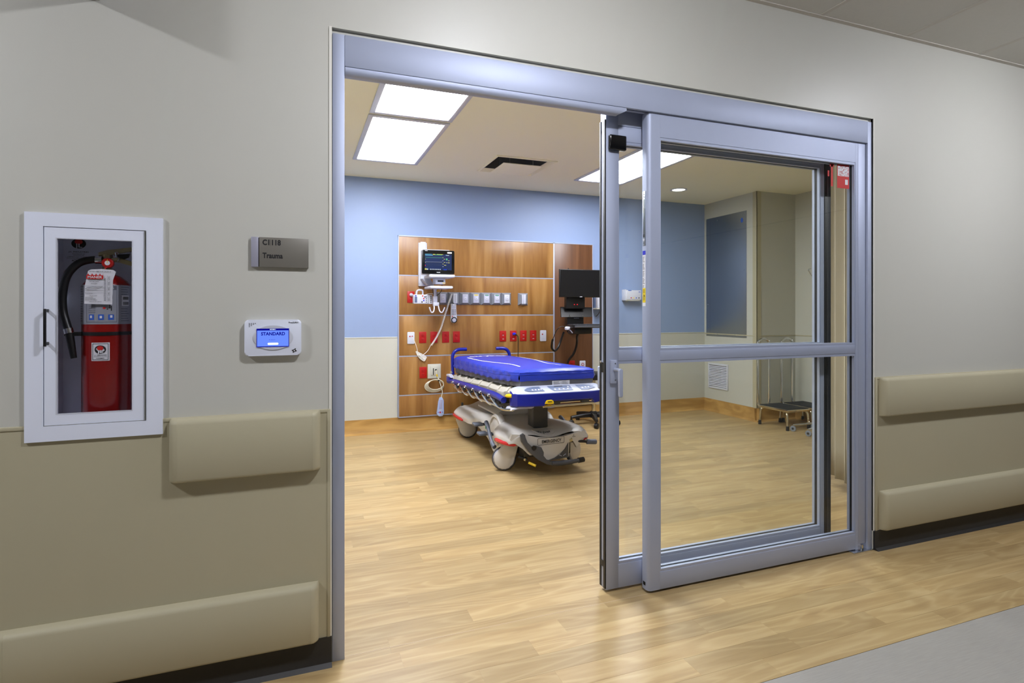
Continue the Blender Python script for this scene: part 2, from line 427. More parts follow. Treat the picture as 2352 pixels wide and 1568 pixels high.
for x in GX: B('tee_bar', (x-.012, CY0, CC-.003), (x+.012, WY, CC+.02), 'grid', cc)
for y in GY[1:]:
    if y > CY0: B('tee_bar', (CX0, y-.012, CC-.003), (CX1, y+.012, CC+.02), 'grid', cc)
B('wall_angle', (CX0, WY-.024, CC-.005), (CX1, WY, CC+.02), 'grid', cc)
# floors
m = M(); m.box((CX0, CY0, -.12), (CX1, BY+.1, -.0035)); fl = struct('floor', m, 'base_wood', 'honey wood plank floor running from corridor into room')
m = M(); m.box((CX0, CY0, -.0036), (CX1, 1.498, 0)); struct('floor_corridor', m, 'grey_floor', 'grey streaked vinyl floor in the middle of the corridor')
PW = .1015; PL = .914
pm = {}; far = M(); row = 0; y = 1.5
while y < BY-.002:
    y1 = min(y+PW, BY)
    x = -2.0 - (row*.37 % 1)*PL - random.uniform(0, .25)
    xr = 4.2 if y1 < 2.2 else RX1
    while x < xr:
        L = PL if random.random() < .8 else PL*random.choice((.5, .7))
        x1 = min(x+L, xr)
        if y1 > WB and x < RX0: x0c = RX0
        else: x0c = x
        if x1-x0c > .05:
            vis = (x1 > .1 and y < 4.45) and not (y1 > 2.35 and x0c > 1.05*y1+.6)
            if vis:
                k = (round(x1-x0c, 3), round(y1-y, 3))
                if k not in pm:
                    mm = M(); mm.box((0, 0, -.004), (k[0]-.0002, k[1]-.0002, 0)); o = mm.build('plank', 'floor_wood', fl, smooth=0); pm[k] = o.data
                else:
                    o = bpy.data.objects.new('plank', pm[k]); COL.objects.link(o); o.parent = fl
                o.location = (x0c, y, 0)
            else: far.box((x0c, y, -.004), (x1-.0002, y1-.0002, 0))
        x = x1
    y = y1; row += 1
o = far.build('far_planks', 'floor_wood', fl, smooth=0); o['kind'] = 'stuff'; o['label'] = 'rest of the wood planks, too far to tell apart'
B('seam', (.12, 2.148, -.001), (2.80, 2.1505, .0004), 'seam', fl)

# ================================================================ SLIDING DOOR
dr = thing('door_1', 'brushed aluminium frame of the sliding door with wide header', 'door frame', (DX0, WY, 0), kind='structure')
FY = 2.132
B('jamb', (DX0+.002, FY, .0), (.157, WB, 2.262), 'alu', dr, .001)
B('jamb', (2.8135, FY, .0), (2.8445, 2.245, 2.262), 'alu', dr, .001)
B('header', (.1578, FY-.001, 2.148), (2.813, FY+.014, 2.262), 'alu', dr, .0015)
B('header_box', (.158, FY+.0142, 2.195), (2.813, WB, 2.260), 'alu', dr)
B('filler_strip', (DX0+.001, WY+.016, 2.2622), (DX1-.001, WB, 2.2785), 'paint', dr)
lp = [(FY+.001, 2.1465), (FY+.001, 2.134), (FY+.006, 2.124), (FY+.016, 2.1185), (FY+.045, 2.1215), (FY+.047, 2.1465)]
m = M(); a0 = [(.159, y, z) for y, z in lp]; a1 = [(1.34-max(0, (2.134-z))*2.2, y, z) for y, z in lp]; n = len(lp)
m.raw(a0+a1, [tuple(range(n)), tuple(range(n, 2*n))]+[(i, (i+1) % n, n+(i+1) % n, n+i) for i in range(n)])
m.build('track_cover', 'alu', dr)
B('track_rail', (.158, FY+.03, 2.15), (2.81, FY+.048, 2.194), 'alu', dr)
B('floor_plate', (2.70, FY-.012, 0), (2.844, FY+.05, .006), 'chrome', dr, .002)
M().cyl((2.785, FY+.012, .005), (2.785, FY+.012, .03), .008, n=14).build('pivot_pin', 'chrome', dr)

# front panel (breakout leaf)
F0, F1 = 2.143, 2.190; FX0, FX1 = 1.458, 2.8125; FZ0, FZ1 = .012, 2.1475
df = thing('door_2', 'front glass leaf with labelled left stile and red sticker', 'glass door', (FX0, F0, 0), kind='structure')
pr = [(FX0, F1), (FX0, F0+.018)]+[(FX0+.018-.018*math.cos(math.radians(a)), F0+.018-.018*math.sin(math.radians(a))) for a in (22, 45, 67)]+[(FX0+.018, F0), (1.52, F0), (1.52, F1)]
M().prism(pr, XY, FZ0, FZ1).build('stile', 'alu', df)
B('stile', (2.737, F0, .008), (2.756, F1, FZ1), 'alu', df)
B('stile', (2.7568, F0-.0005, .036), (2.8115, F1, FZ1), 'alu', df, .0012)
B('rail', (1.5203, F0, 2.042), (2.7365, F1, FZ1), 'alu', df)
B('rail', (1.5203, F0, 1.04), (2.7365, F1, 1.083), 'alu', df, .0015)
B('rail', (1.5203, F0, FZ0), (2.7365, F1, .09), 'alu', df, .001)
def beads(root, x0, x1, zz, y0, y1):
    """glazing beads + black gasket lines round each light"""
    for z0, z1 in zz:
        m = M(); w = .013
        for (a, b, c, d) in ((x0, x1, z0, z0+w), (x0, x1, z1-w, z1), (x0, x0+w*.4, z0+w, z1-w), (x1-w*.4, x1, z0+w, z1-w)):
            m.box((a, y0+.002, c), (b, y0+.017, d)); m.box((a, y1-.017, c), (b, y1-.002, d))
        m.build('glazing_bead', 'alu', root)
        m = M(); w = .0105
        for (a, b, c, d) in ((x0, x1, z0, z0+w), (x0, x1, z1-w, z1), (x0, x0+w*.3, z0+w, z1-w), (x1-w*.3, x1, z0+w, z1-w)):
            m.box((a, y0+.017, c), (b, y1-.017, d))
        m.build('gasket', 'rubber', root)
        B('pane', (x0+.002, (y0+y1)/2-.003, z0+.006), (x1-.002, (y0+y1)/2+.003, z1-.006), 'pane', root)
beads(df, 1.5202, 2.737, ((.09, 1.04), (1.083, 2.042)), F0, F1)
# hardware and labels on the edge of the front leaf
sx = FX0-.0006
B('latch_plate', (FX0-.002, F0+.021, 1.556), (FX0+.001, F0+.041, 1.80), 'steel', df, .001)
B('latch_slot', (FX0-.0028, F0+.029, 1.60), (FX0, F0+.033, 1.765), 'black', df)
B('latch_hole', (FX0-.0028, F0+.027, 1.593), (FX0, F0+.036, 1.607), 'black', df)
for z in (1.568, 1.787): M().cyl((FX0-.003, F0+.031, z), (FX0, F0+.031, z), .003, n=10).build('screw', 'chrome', df)
for z in (1.582, 1.776): M().cyl((FX0-.0032, F0+.031, z), (FX0, F0+.031, z), .0055, n=14).build('round_sticker', 'paper', df)
for z0, z1, mt in ((1.515, 1.533, 'print_dkblue'), (1.366, 1.514, 'paper'), (1.300, 1.365, 'print_yellow'), (1.284, 1.299, 'paper')):
    B('edge_label', (FX0-.0008, F0+.021, z0), (FX0+.001, F0+.043, z1), mt, df)
m = M(); ey = lambda u, v, : (FX0-.0014, F0+.041-u, v)
for k in range(26):
    z = 1.506-.0054*k; L = random.uniform(.006, .016)
    if k % 6 == 5: continue
    m.quad([(FX0-.0014, F0+.041, z), (FX0-.0014, F0+.041-L, z), (FX0-.0014, F0+.041-L, z-.0018), (FX0-.0014, F0+.041, z-.0018)])
for k in range(8):
    z = 1.358-.0064*k
    if k in (3, 4): continue
    m.quad([(FX0-.0014, F0+.040, z), (FX0-.0014, F0+.025, z), (FX0-.0014, F0+.025, z-.002), (FX0-.0014, F0+.040, z-.002)])
m.quad([(FX0-.0014, F0+.036, 1.337), (FX0-.0014, F0+.029, 1.335), (FX0-.0014, F0+.027, 1.328), (FX0-.0014, F0+.033, 1.326)])
m.build('label_print', 'print_black', df)
B('end_cap', (FX0-.0008, F0+.022, .03), (FX0+.001, F0+.04, .045), 'black', df)
# red sticker on the glass, seen from behind: pale speckled field over red bars
gy = (F0+F1)/2-.0036
m = M(); m.box((2.630, gy-.0004, 1.905), (2.716, gy, 2.028)); st = m.build('sticker', 'print_red', df)
m = M(); m.box((2.634, gy-.0009, 1.968), (2.712, gy-.0004, 2.02)); m.box((2.686, gy-.0009, 1.925), (2.706, gy-.0004, 1.952))
m.build('sticker_field', 'paper', st)
m = M()
for k in range(90):
    x = random.uniform(2.638, 2.708); z = random.uniform(1.97, 2.018); m.box((x, gy-.0012, z), (x+.004, gy-.0009, z+.0022))
m.build('sticker_print', 'print_red', st)
m = M(); m.box((2.586, gy-.0005, 1.91), (2.600, gy, 2.024)); m.box((2.578, gy-.0005, 2.012), (2.608, gy, 2.026)); m.box((2.563, gy-.0005, 1.96), (2.574, gy, 1.99))
m.build('sticker', 'print_red', df)

# sliding leaf (behind)
S0, S1 = 2.222, 2.272; SX0, SX1 = 1.29, 2.652; SZ0, SZ1 = .012, 2.186
ds = thing('door_3', 'rear sliding glass leaf with lever handle and black edge seals', 'glass door', (SX0, S0, 0), kind='structure')
B('stile', (SX0, S0, SZ0), (1.352, S1, SZ1), 'alu', ds, .001)
B('stile', (2.582, S0, SZ0), (2.608, S1, SZ1), 'alu', ds)
B('seal', (2.608, S0-.004, SZ0), (SX1, S1, SZ1), 'rubber', ds, .002)
B('seal_line', (2.629, S0-.0046, SZ0+.02), (2.631, S0-.0035, 2.0), 'alu_dark', ds)
B('rail', (1.3525, S0, 2.03), (2.5815, S1, 2.098), 'alu', ds, .001)
B('rail', (1.3525, S0, 2.1), (2.5815, S1, SZ1), 'alu', ds, .001)
B('rail', (1.3525, S0, 1.036), (2.5815, S1, 1.084), 'alu', ds, .0015)
B('rail', (1.3525, S0, SZ0), (2.5815, S1, .118), 'alu', ds, .001)
beads(ds, 1.3522, 2.582, ((.118, 1.036), (1.084, 2.03)), S0, S1)
for y0, y1 in ((S0+.001, S0+.017), (S1-.012, S1)): B('edge_seal', (SX0-.006, y0, SZ0+.006), (SX0, y1, 2.12), 'rubber', ds, .001)
B('edge_channel', (SX0-.003, S0+.018, SZ0+.01), (SX0, S1-.013, 2.12), 'alu', ds)
B('edge_stop', (SX0-.006, S0+.014, .112), (SX0, S1-.01, .138), 'rubber', ds)
B('strike', (SX0-.005, S0+.021, .985), (SX0, S0+.034, 1.03), 'black', ds, .001)
M().lathe([(.001, 0), (.006, .001), (.006, .006), (.002, .009)], (SX0-.002, S0+.034, 1.032), (-1, 0, 0), 14).build('latch_bolt', 'chrome', ds)
B('sensor_cover', (1.298, S0-.022, 1.983), (1.384, S0, 2.05), 'black_gloss', ds, .006, 3)
hp = B('handle_plate', (1.306, S0-.016, .938), (1.336, S0, 1.042), 'alu', ds, .003)
for z in (.953, 1.027): M().cyl((1.327, S0-.0175, z), (1.327, S0-.015, z), .003, n=10).build('screw', 'chrome', hp)
M().tube([(1.325, S0-.01, 1.0), (1.325, S0-.06, 1.0)], .0085, 14).build('lever_neck', 'alu', hp)
M().prism(rrect(1.316, 1.335, .882, 1.008, .009), XZ, S0-.07, S0-.055, .003).build('lever', 'alu', hp)
B('inside_pull', (1.288, S1, .905), (1.318, S1+.03, 1.01), 'alu', ds, .008, 3)

# ================================================================ CORRIDOR WALL THINGS
def rail(label, x0, x1, z0, z1, cap0, cap1, bev_top=.012):
    g = thing('bumper_rail', label, 'wall rail', ((x0+x1)/2, WY, z0), group='beige bumper rails')
    d = .043; pf = [(WY-.003, z1), (WY-d+.017, z1), (WY-d+.006, z1-.006), (WY-d, z1-.018), (WY-d, z0+.012), (WY-d+.004, z0+.004), (WY-d+.012, z0), (WY-.003, z0)]
    a = x0+(.026 if cap0 else 0); b = x1-(.026 if cap1 else 0)
    M().prism(pf, YZ, a, b).build('cover', 'vinyl', g)
    for c, e0, e1, sg in ((cap0, x0, a, -1), (cap1, x1, b, 1)):
        if not c: continue
        m = M(); rows = []
        for k in range(6):
            t = math.radians(90*k/5); x = e1+sg*(abs(e0-e1)+.0006)*math.sin(t)*1.0; dd = (1-math.cos(t))*.034
            rows.append([(x+(-sg*.0004 if k == 0 else 0), min(WY-.002, y+dd*(1 if y < WY-.01 else 0)+(-.0006 if k < 2 and y < WY-.01 else 0)), z) for y, z in pf])
        R = m.grid(rows, True); m.bm.faces.new(R[-1]); m.bm.faces.new(R[0][::-1])
        m.build('end_cap', 'vinyl', g)
    return g
rail('short beige bumper rail beside the fire cabinet, upper of two', -.392, .073, .704, .911, 1, 1)
rail('long beige bumper rail near the floor below the fire cabinet', -.84, .068, .10, .305, 1, 1)
rail('beige bumper rail right of the door, upper of two', 2.887, CX1, .706, .909, 1, 0)
rail('beige bumper rail right of the door, just above the black base', 2.887, CX1, .103, .307, 1, 0)

# ---- fire extinguisher cabinet
cab = thing('fire_cabinet', 'white recessed fire extinguisher cabinet with glass door and black pull', 'cabinet', (-.592, WY, .863))
def frame_ring(o, i, y0, y1, bev=0):
    """rectangular ring: o,i=(x0,x1,z0,z1)"""
    m = M()
    m.box((o[0], y0, o[2]), (i[0], y1, o[3]), bev); m.box((i[1], y0, o[2]), (o[1], y1, o[3]), bev)
    m.box((i[0], y0, o[2]), (i[1], y1, i[2]), bev); m.box((i[0], y0, i[3]), (i[1], y1, o[3]), bev); return m
def ring_face(o, i, y0, y1):
    m = M(); O = [(o[0], o[2]), (o[1], o[2]), (o[1], o[3]), (o[0], o[3])]; I = [(i[0], i[2]), (i[1], i[2]), (i[1], i[3]), (i[0], i[3])]
    v = [(x, y0, z) for x, z in O]+[(x, y0, z) for x, z in I]+[(x, y1, z) for x, z in O]+[(x, y1, z) for x, z in I]; f = []
    for k in range(4):
        n = (k+1) % 4; f += [(k, n, 4+n, 4+k), (8+k, 12+k, 12+n, 8+n), (k, 8+k, 8+n, n), (4+k, 4+n, 12+n, 12+k)]
    m.raw(v, f); return m
ring_face((-.773, -.411, .863, 1.5615), (-.7265, -.4575, .9095, 1.5195), WY-.012, WY+.004).build('frame', 'cab_white', cab)
b0 = M(); X0, X1, Z0, Z1 = -.7315, -.4525, .9055, 1.5245; Yb = WB-.012
b0.quad([(X0, Yb, Z0), (X1, Yb, Z0), (X1, Yb, Z1), (X0, Yb, Z1)]); b0.quad([(X0, WY+.002, Z0), (X0, Yb, Z0), (X0, Yb, Z1), (X0, WY+.002, Z1)])
b0.quad([(X1, WY+.002, Z0), (X1, Yb, Z0), (X1, Yb, Z1), (X1, WY+.002, Z1)]); b0.quad([(X0, WY+.002, Z0), (X1, WY+.002, Z0), (X1, Yb, Z0), (X0, Yb, Z0)])
b0.quad([(X0, WY+.002, Z1), (X1, WY+.002, Z1), (X1, Yb, Z1), (X0, Yb, Z1)]); b0.build('box', 'cab_white', cab)
cd_ = ring_face((-.7245, -.4610, .9115, 1.5175), (-.6935, -.4955, .9445, 1.4845), WY-.010, WY+.002).build('door', 'cab_white', cab)
ring_face((-.6955, -.4935, .9425, 1.4865), (-.6925, -.4965, .9455, 1.4835), WY-.0104, WY-.003).build('glass_trim', 'white', cd_)
B('pane', (-.694, WY-.002, .944), (-.495, WY+.001, 1.485), 'thin_pane', cd_)
M().tube([(-.4592, WY-.011, .9115), (-.4592, WY-.011, 1.5175)], .0035, 8).build('hinge', 'chrome', cab)
hd = B('pull', (-.7185, WY-.036, 1.154), (-.7115, WY-.029, 1.268), 'black', cd_, .0015)
for z in (1.158, 1.258): B('pull_post', (-.718, WY-.031, z), (-.712, WY-.009, z+.009), 'black', cd_, .001)
# logo and print on the back of the box
def jl_logo(m_black, m_red, m_white, cx, cz, r, Y):
    m_black.prism(ellipse(cx, cz, r, r*.80), XZ, Y-.0004, Y)
    m_red.prism(ellipse(cx, cz+r*.30, r*.55, r*.42, 24), XZ, Y-.0009, Y-.0004)
    m_white.text('JL', face_y(cx, cz-r*.62, Y-.0011), r*.62, r*1.0, 'C', .02)
lb, lr, lw = M(), M(), M(); jl_logo(lb, lr, lw, -.688, 1.487, .0205, Yb-.001)
lb.text('J.L. INDUSTRIES', face_y(-.688, 1.4575, Yb-.001), .0042, .056, 'C', .01)
for k, (t, w, z) in enumerate((('BLOOMINGTON, MN', .034, 1.4515), ('JLINDUSTRIES.COM', .03, 1.447), ('CABINETS AND ACCESSORIES', .062, 1.4415), ('www.activarcpg.com jl industries', .068, 1.437))):
    lb.text(t, face_y(-.688, z, Yb-.001), .0028, w, 'C')
lb.text('ACTIVAR', face_y(-.694, 1.4275, Yb-.001), .0055, .027, 'C', .02, .2)
lb.build('back_print', 'print_black', cab); lr.build('back_print', 'print_red', cab); lw.build('back_print', 'paper', cab)

# ---- fire extinguisher
EX, EY, ER = -.588, 2.212, .0685
ex = thing('fire_extinguisher', 'red fire extinguisher with black hose and white tag inside the cabinet', 'extinguisher', (EX, EY, .9075))
zb = .9078
M().lathe([(.05, 0), (.062, .002), (ER, .012), (ER, .425), (ER-.003, .44), (ER-.012, .452), (.04, .466), (.022, .474), (.018, .486)], (EX, EY, zb), n=48).build('cylinder', 'red_paint', ex)
def cylmap(r, zz, a0=0): return lambda u, v: (EX+r*math.sin(u/r+a0), EY-r*math.cos(u/r+a0), zz+v)
def cyl_patch(m, r, a0, a1, z0, z1, n=24):
    m.grid([[(EX+r*math.sin(a0+(a1-a0)*k/n), EY-r*math.cos(a0+(a1-a0)*k/n), z) for k in range(n+1)] for z in (z0, z1)])
m = M(); cyl_patch(m, ER+.0006, -1.9, 1.9, 1.219, 1.345, 40); lab = m.build('label', 'label_grey', ex)
m = M()
for a0, a1, z0, z1 in ((-.62, -.605, 1.225, 1.343), (.62, .635, 1.225, 1.343), (-.62, .63, 1.225, 1.227), (.2, .63, 1.329, 1.343)): cyl_patch(m, ER+.001, a0, a1, z0, z1, 6)
for k in range(15):
    for a in (-1.25, .82):
        if a > 0 and 4 < k < 9: continue
        cyl_patch(m, ER+.001, a, a+random.uniform(.3, .45), 1.338-.0078*k, 1.3398-.0078*k, 4)
for st, z in (('OPERER', 1.275), ('BALAYER', 1.262), ('BARRER', 1.2555), ('SAVOIR', 1.2685)):
    m.text(st, cylmap(ER+.001, z, -.5), .0034, .022)
M_ = M()
m.build('label_print', 'print_grey', lab)
M_.text('S', cylmap(ER+.0013, 1.3315, .45), .0085); M_.build('label_print', 'paper', lab); M_ = M(); cyl_patch(M_, ER+.0012, .85, 1.25, 1.278, 1.312, 8); M_.build('label_print', 'paper', lab)
m = M()
for k in range(22): cyl_patch(m, ER+.0016, .9+.0145*k, .9+.0145*k+random.choice((.005, .009)), 1.281, 1.291, 1); cyl_patch(m, ER+.0016, .9+.0145*k, .9+.0145*k+.008, 1.298, 1.308, 1)
m.build('barcode', 'print_black', lab)
for a in (-.47, -.08, .30): m = M(); cyl_patch(m, ER+.0012, a, a+.22, 1.233, 1.2505, 5); m.build('pictogram', 'print_blue', lab)
for a, z in ((-.42, 1.239), (-.02, 1.238), (.37, 1.24)): m = M(); cyl_patch(m, ER+.0016, a, a+.09, z, z+.008, 3); m.build('pictogram', 'paper', lab)
for a, z in ((.10, 1.268), (.28, 1.283)): m = M(); cyl_patch(m, ER+.0012, a, a+.1, z, z+.006, 3); m.build('pictogram', 'print_red', lab)
m = M()
for a, z, w, h in ((.24, 1.266, .06, .003), (.33, 1.27, .06, .012), (.40, 1.262, .04, .016), (.42, 1.3, .05, .014)): cyl_patch(m, ER+.0012, a, a+w, z, z+h, 3)
m.build('pictogram', 'print_black', lab)
# small square sticker
r = ER+.0008; m = M(); cyl_patch(m, r, -.36, .36, 1.103, 1.161, 10); sk = m.build('sticker', 'paper', ex)
m = M(); cm = cylmap(r+.0006, 0)
def cring(m, x0, x1, z0, z1, w):
    for a, b, c, d in ((x0, x1, z0, z0+w), (x0, x1, z1-w, z1), (x0, x0+w, z0+w, z1-w), (x1-w, x1, z0+w, z1-w)):
        cyl_patch(m, r+.0006, a/r, b/r, c, d, 8)
cring(m, -.0215, .0215, 1.106, 1.158, .0012)
m.raw([cm(x, z) for x, z in ellipse(0, 1.139, .0155, .0135)], [tuple(range(32))])
m.text('J. L. INDUSTRIES', cylmap(r+.0006, 1.1195), .0032, .034, 'C', .01); m.text('BLOOMINGTON, MN 55438', cylmap(r+.0006, 1.1155), .0022, .034, 'C')
m.text('COSMIC', cylmap(r+.0006, 1.1095), .0036, .022, 'C', .01); m.build('sticker_print', 'print_black', sk)
m = M(); m.raw([cylmap(r+.0012, 0)(x, z) for x, z in ellipse(0, 1.1435, .0088, .0072, 20)], [tuple(range(20))]); m.build('sticker_print', 'print_red', sk)
m = M(); m.text('JL', cylmap(r+.0014, 1.128), .009, .017, 'C', .03); m.build('sticker_print', 'paper', sk)
# strap
m = M(); m.lathe([(ER+.0008, 0), (ER+.0022, 0), (ER+.0022, .011), (ER+.0008, .011)], (EX, EY, 1.1835), n=48, cap=False); m.box((-.69, 2.165, 1.182), (-.645, 2.19, 1.195), .002); m.build('strap', 'black', ex)
# valve, levers, gauge
M().lathe([(.016, 0), (.016, .012), (.012, .014), (.012, .034), (.016, .036), (.016, .06), (.01, .064)], (EX, EY, zb+.478), n=24).build('valve', 'brass', ex)
M().prism([(-.61, 1.452), (-.585, 1.462), (-.52, 1.472), (-.47, 1.477), (-.47, 1.467), (-.53, 1.457), (-.575, 1.446), (-.61, 1.44)], XZ, EY-.011, EY+.011, .003).build('lever', 'brass', ex)
M().prism([(-.59, 1.435), (-.55, 1.438), (-.51, 1.422), (-.472, 1.40), (-.472, 1.388), (-.51, 1.408), (-.555, 1.425), (-.59, 1.425)], XZ, EY-.009, EY+.009, .003).build('lever', 'brass', ex)
M().prism([(-.556, 1.447), (-.52, 1.45), (-.524, 1.438), (-.536, 1.432), (-.556, 1.438)], XZ, EY-.018, EY-.012).build('seal_tag', 'black', ex)
M().tube(cr([(-.563, EY-.014, 1.44), (-.56, EY-.02, 1.452), (-.553, EY-.016, 1.45), (-.552, EY-.014, 1.432), (-.556, EY-.016, 1.424)], 5), .0022, 8).build('pull_pin', 'chrome', ex)
gz = 1.416; gx = -.576
gg = M().lathe([(.0155, 0), (.0165, -.004), (.0165, -.013), (.0145, -.015)], (gx, EY-.028, gz), (0, 1, 0), 28).build('gauge', 'red_plastic', ex)
M().lathe([(.001, 0), (.0075, 0), (.0075, -.0006)], (gx, EY-.0432, gz), (0, 1, 0), 20).build('gauge_face', 'paper', gg)
B('gauge_needle', (gx-.0006, EY-.0445, gz), (gx+.0006, EY-.0438, gz+.012), 'yellow', gg)
M().cyl((gx, EY-.03, gz), (EX, EY, gz+.004), .006, n=12).build('gauge_stem', 'brass', ex)
# hose
hp_ = cr([(-.598, 2.2, 1.4275), (-.625, 2.198, 1.4275), (-.66, 2.192, 1.414), (-.689, 2.188, 1.374), (-.7, 2.186, 1.315), (-.6985, 2.184, 1.262), (-.688, 2.178, 1.222), (-.679, 2.172, 1.196)], 6)
M().tube(hp_, .0118, 14).build('hose', 'cable_black', ex)
for p0, p1 in (((-.598, 2.2, 1.4275), (-.616, 2.199, 1.4275)), ((-.682, 2.173, 1.205), (-.678, 2.171, 1.19))): M().cyl(p0, p1, .0132, n=18).build('ferrule', 'chrome', ex)
M().tube([(-.678, 2.171, 1.19), (-.665, 2.168, 1.112)], [.012, .0085], 14).build('nozzle', 'black', ex)
# inspection tag
tg = M(); tg.prism([(-.628, 1.284), (-.554, 1.282), (-.552, 1.36), (-.544, 1.386), (-.551, 1.392), (-.58, 1.394), (-.61, 1.392), (-.618, 1.387), (-.6265, 1.34)], lambda u, v, w: (u, w-.004*math.cos((u+.59)*28), v), 2.137, 2.1378)
tag_o = tg.build('tag', 'paper', ex)
ty = 2.1322; m = M()
for st, x, z, h, w in (('DO NOT REMOVE BY ORDER OF', -.585, 1.3845, .003, .058), ('ARLINGTON, TEXAS', -.601, 1.3575, .0028, .032), ('817-261-0000', -.601, 1.353, .0028, .024), ('ECR-0000', -.601, 1.3465, .0028, .016),
    ('TYPE OF WORK', -.604, 1.3085, .0024, .022), ('MAINTENANCE', -.614, 1.303, .0024, .02), ('NEW EXTINGUISHER', -.611, 1.299, .0024, .028), ('SERVICE TAG AFFIXED', -.609, 1.295, .0024, .032), ('DATE OF LAST SERVICE', -.598, 1.2895, .0024, .032), ('License Number', -.615, 1.316, .0024, .02)):
    m.text(st, face_y(x, z, ty), h, w, 'C', .005)
for z in (1.3395, 1.3265, 1.319): m.box((-.6255, ty-.0002, z), (-.577, ty, z+.0005))
sg = [(-.624, 1.331), (-.618, 1.335), (-.606, 1.337), (-.592, 1.337), (-.579, 1.338), (-.588, 1.333), (-.598, 1.33), (-.612, 1.329), (-.622, 1.3295), (-.624, 1.331)]
m.tube([(x, ty-.0004, z) for x, z in sg], .0005, 5)
for k in range(5):
    z = 1.373-.0165*k
    for a, b, c, d in ((-.566, -.5595, z-.014, z-.0136), (-.566, -.5656, z-.014, z), (-.5599, -.5595, z-.014, z)): m.box((a, ty-.0002, c), (b, ty, d))
    m.text(('JAN', 'FEB', 'MAR', 'APR', 'MAY')[k], lambda u, v, z=z: (-.561-v*.9, ty-.0003, z-.012+u), .0028, .009, 'L', .01)
for k in range(16): m.box((-.5745, ty-.0002, 1.294+.0045*k), (-.5705, ty, 1.2957+.0045*k))
m.build('tag_print', 'print_black', tag_o)
m = M(); pts = [(-.622, 1.362)]
for k in range(9): pts += [(-.622+.0052*k, 1.380 if k % 2 else 1.374), (-.6195+.0052*k, 1.374)]
pts += [(-.577, 1.381), (-.577, 1.362)]; m.prism(pts, XZ, ty-.0002, ty); m.build('tag_print', 'print_red', tag_o)
m = M(); m.text('MANER', face_y(-.599, 1.3645, ty-.0006), .007, .038, 'C', .02); m.build('tag_print', 'paper', tag_o)
M().tube(cr([(-.576, 2.138, 1.389), (-.574, 2.15, 1.4), (-.572, 2.18, 1.405)], 4), .0012, 6).build('tag_tie', 'print_red', ex)

# ---- sign blade above the cabinet
sb = thing('blade_sign', 'small grey sign blade projecting from the wall above the fire cabinet', 'sign', (-.598, WY, 2.24))
B('blade', (-.614, WY-.25, 2.237), (-.590, WY-.003, 2.44), 'sign_strip', sb, .002); B('mount', (-.622, WY-.006, 2.24), (-.582, WY, 2.44), 'white', sb, .001)
# ---- room sign
rs = thing('room_sign', 'grey room sign reading C1|118 Trauma on the corridor wall', 'sign', (-.058, WY, 1.412))
SY = WY-.012
B('panel', (-.125, SY, 1.4125), (.034, WY-.001, 1.5145), 'sign_grey', rs, .0008); B('strip', (-.150, SY-.001, 1.4125), (-.1275, WY-.001, 1.5145), 'sign_strip', rs, .0008)
B('backer', (-.148, WY-.006, 1.414), (.032, WY, 1.513), 'print_black', rs)
m = M(); m.text('C1', face_y(-.1145, 1.4885, SY-.0006), .0175, .0215, 'L', .03); m.text('118', face_y(-.0845, 1.4885, SY-.0006), .0175, .028, 'L', .03)
M().text('Trauma', face_y(-.1145, 1.4435, SY-.0006), .0175, .0645, 'L', .03).build('lettering', 'print_black', rs)
for k in range(9): m.box((-.0902, SY-.0006, 1.487+.0024*k), (-.0892, SY, 1.4883+.0024*k))
m.build('lettering', 'print_black', rs)
m = M()
for x, z in ((0, 2), (1, 2), (3, 2), (4, 2), (2, 0), (3, 0), (8, 0), (9, 0), (10, 2), (11, 2), (12, 1), (13, 1), (14, 2), (16, 0)): m.lathe([(.0007, 0), (.0004, -.0007)], (-.1135+x*.003, SY, 1.474+z*.0022), (0, 1, 0), 8)
m.build('braille', 'sign_grey', rs)
# ---- pressure display
pd = thing('pressure_display', 'white wall display with blue screen reading STANDARD', 'display', (-.08, WY, 1.105))
PY = WY-.020
bd = M().prism(rrect(-.170, .010, 1.1085, 1.2315, .013, 5), XZ, PY, WY-.0005, .004, 3).build('body', 'cab_white', pd)
M().prism(ellipse(-.0805, 1.1705, .064, .042, 40), XZ, PY-.003, PY+.002, .0025, 3).build('bezel', 'white', pd)
B('screen_frame', (-.1325, PY-.0036, 1.1385), (-.0295, PY-.002, 1.2015), 'lcd_dark', pd)
sc = B('screen', (-.1305, PY-.0042, 1.141), (-.0315, PY-.003, 1.1995), 'lcd', pd)
B('screen_bar', (-.1325, PY-.0046, 1.195), (-.0295, PY-.0042, 1.2015), 'lcd_dark', sc)
m = M(); m.text('STANDARD', face_y(-.0805, 1.1785, PY-.0048), .0105, .076, 'C', .035); m.build('screen_text', 'lcd_dark', sc); m = M(); m.text('P. 0.012"', face_y(-.0835, 1.1615, PY-.0048), .003, .019, 'C'); m.build('screen_text', 'lcd_dark', sc)
m = M(); m.text('ROOM 1', face_y(-.0815, 1.1968, PY-.005), .0034, .018, 'C', .02); m.build('screen_text', 'lcd_white', sc); m = M(); m.prism(rrect(-.098, -.0635, 1.1455, 1.153, .0035), XZ, PY-.0048, PY-.0042); m.build('screen_text', 'lcd_white', sc)
m = M()
for j, nn in enumerate((4, 3, 2, 1)):
    for i in range(nn): m.box((-.1565+.0062*i, PY-.0005, 1.2185-.0037*j), (-.153+.0062*i, PY+.001, 1.2202-.0037*j))
o = m.build('speaker_holes', 'print_black', pd); o['kind'] = 'stuff'; m = M(); m.text('PresSURA', face_y(-.031, 1.219, PY-.0006), .0052, .032, 'L', .015); m.build('lettering', 'print_black', pd); m = M()
m.prism(ellipse(-.0128, 1.124, .0058, .0055, 6), XZ, PY-.0006, PY); 
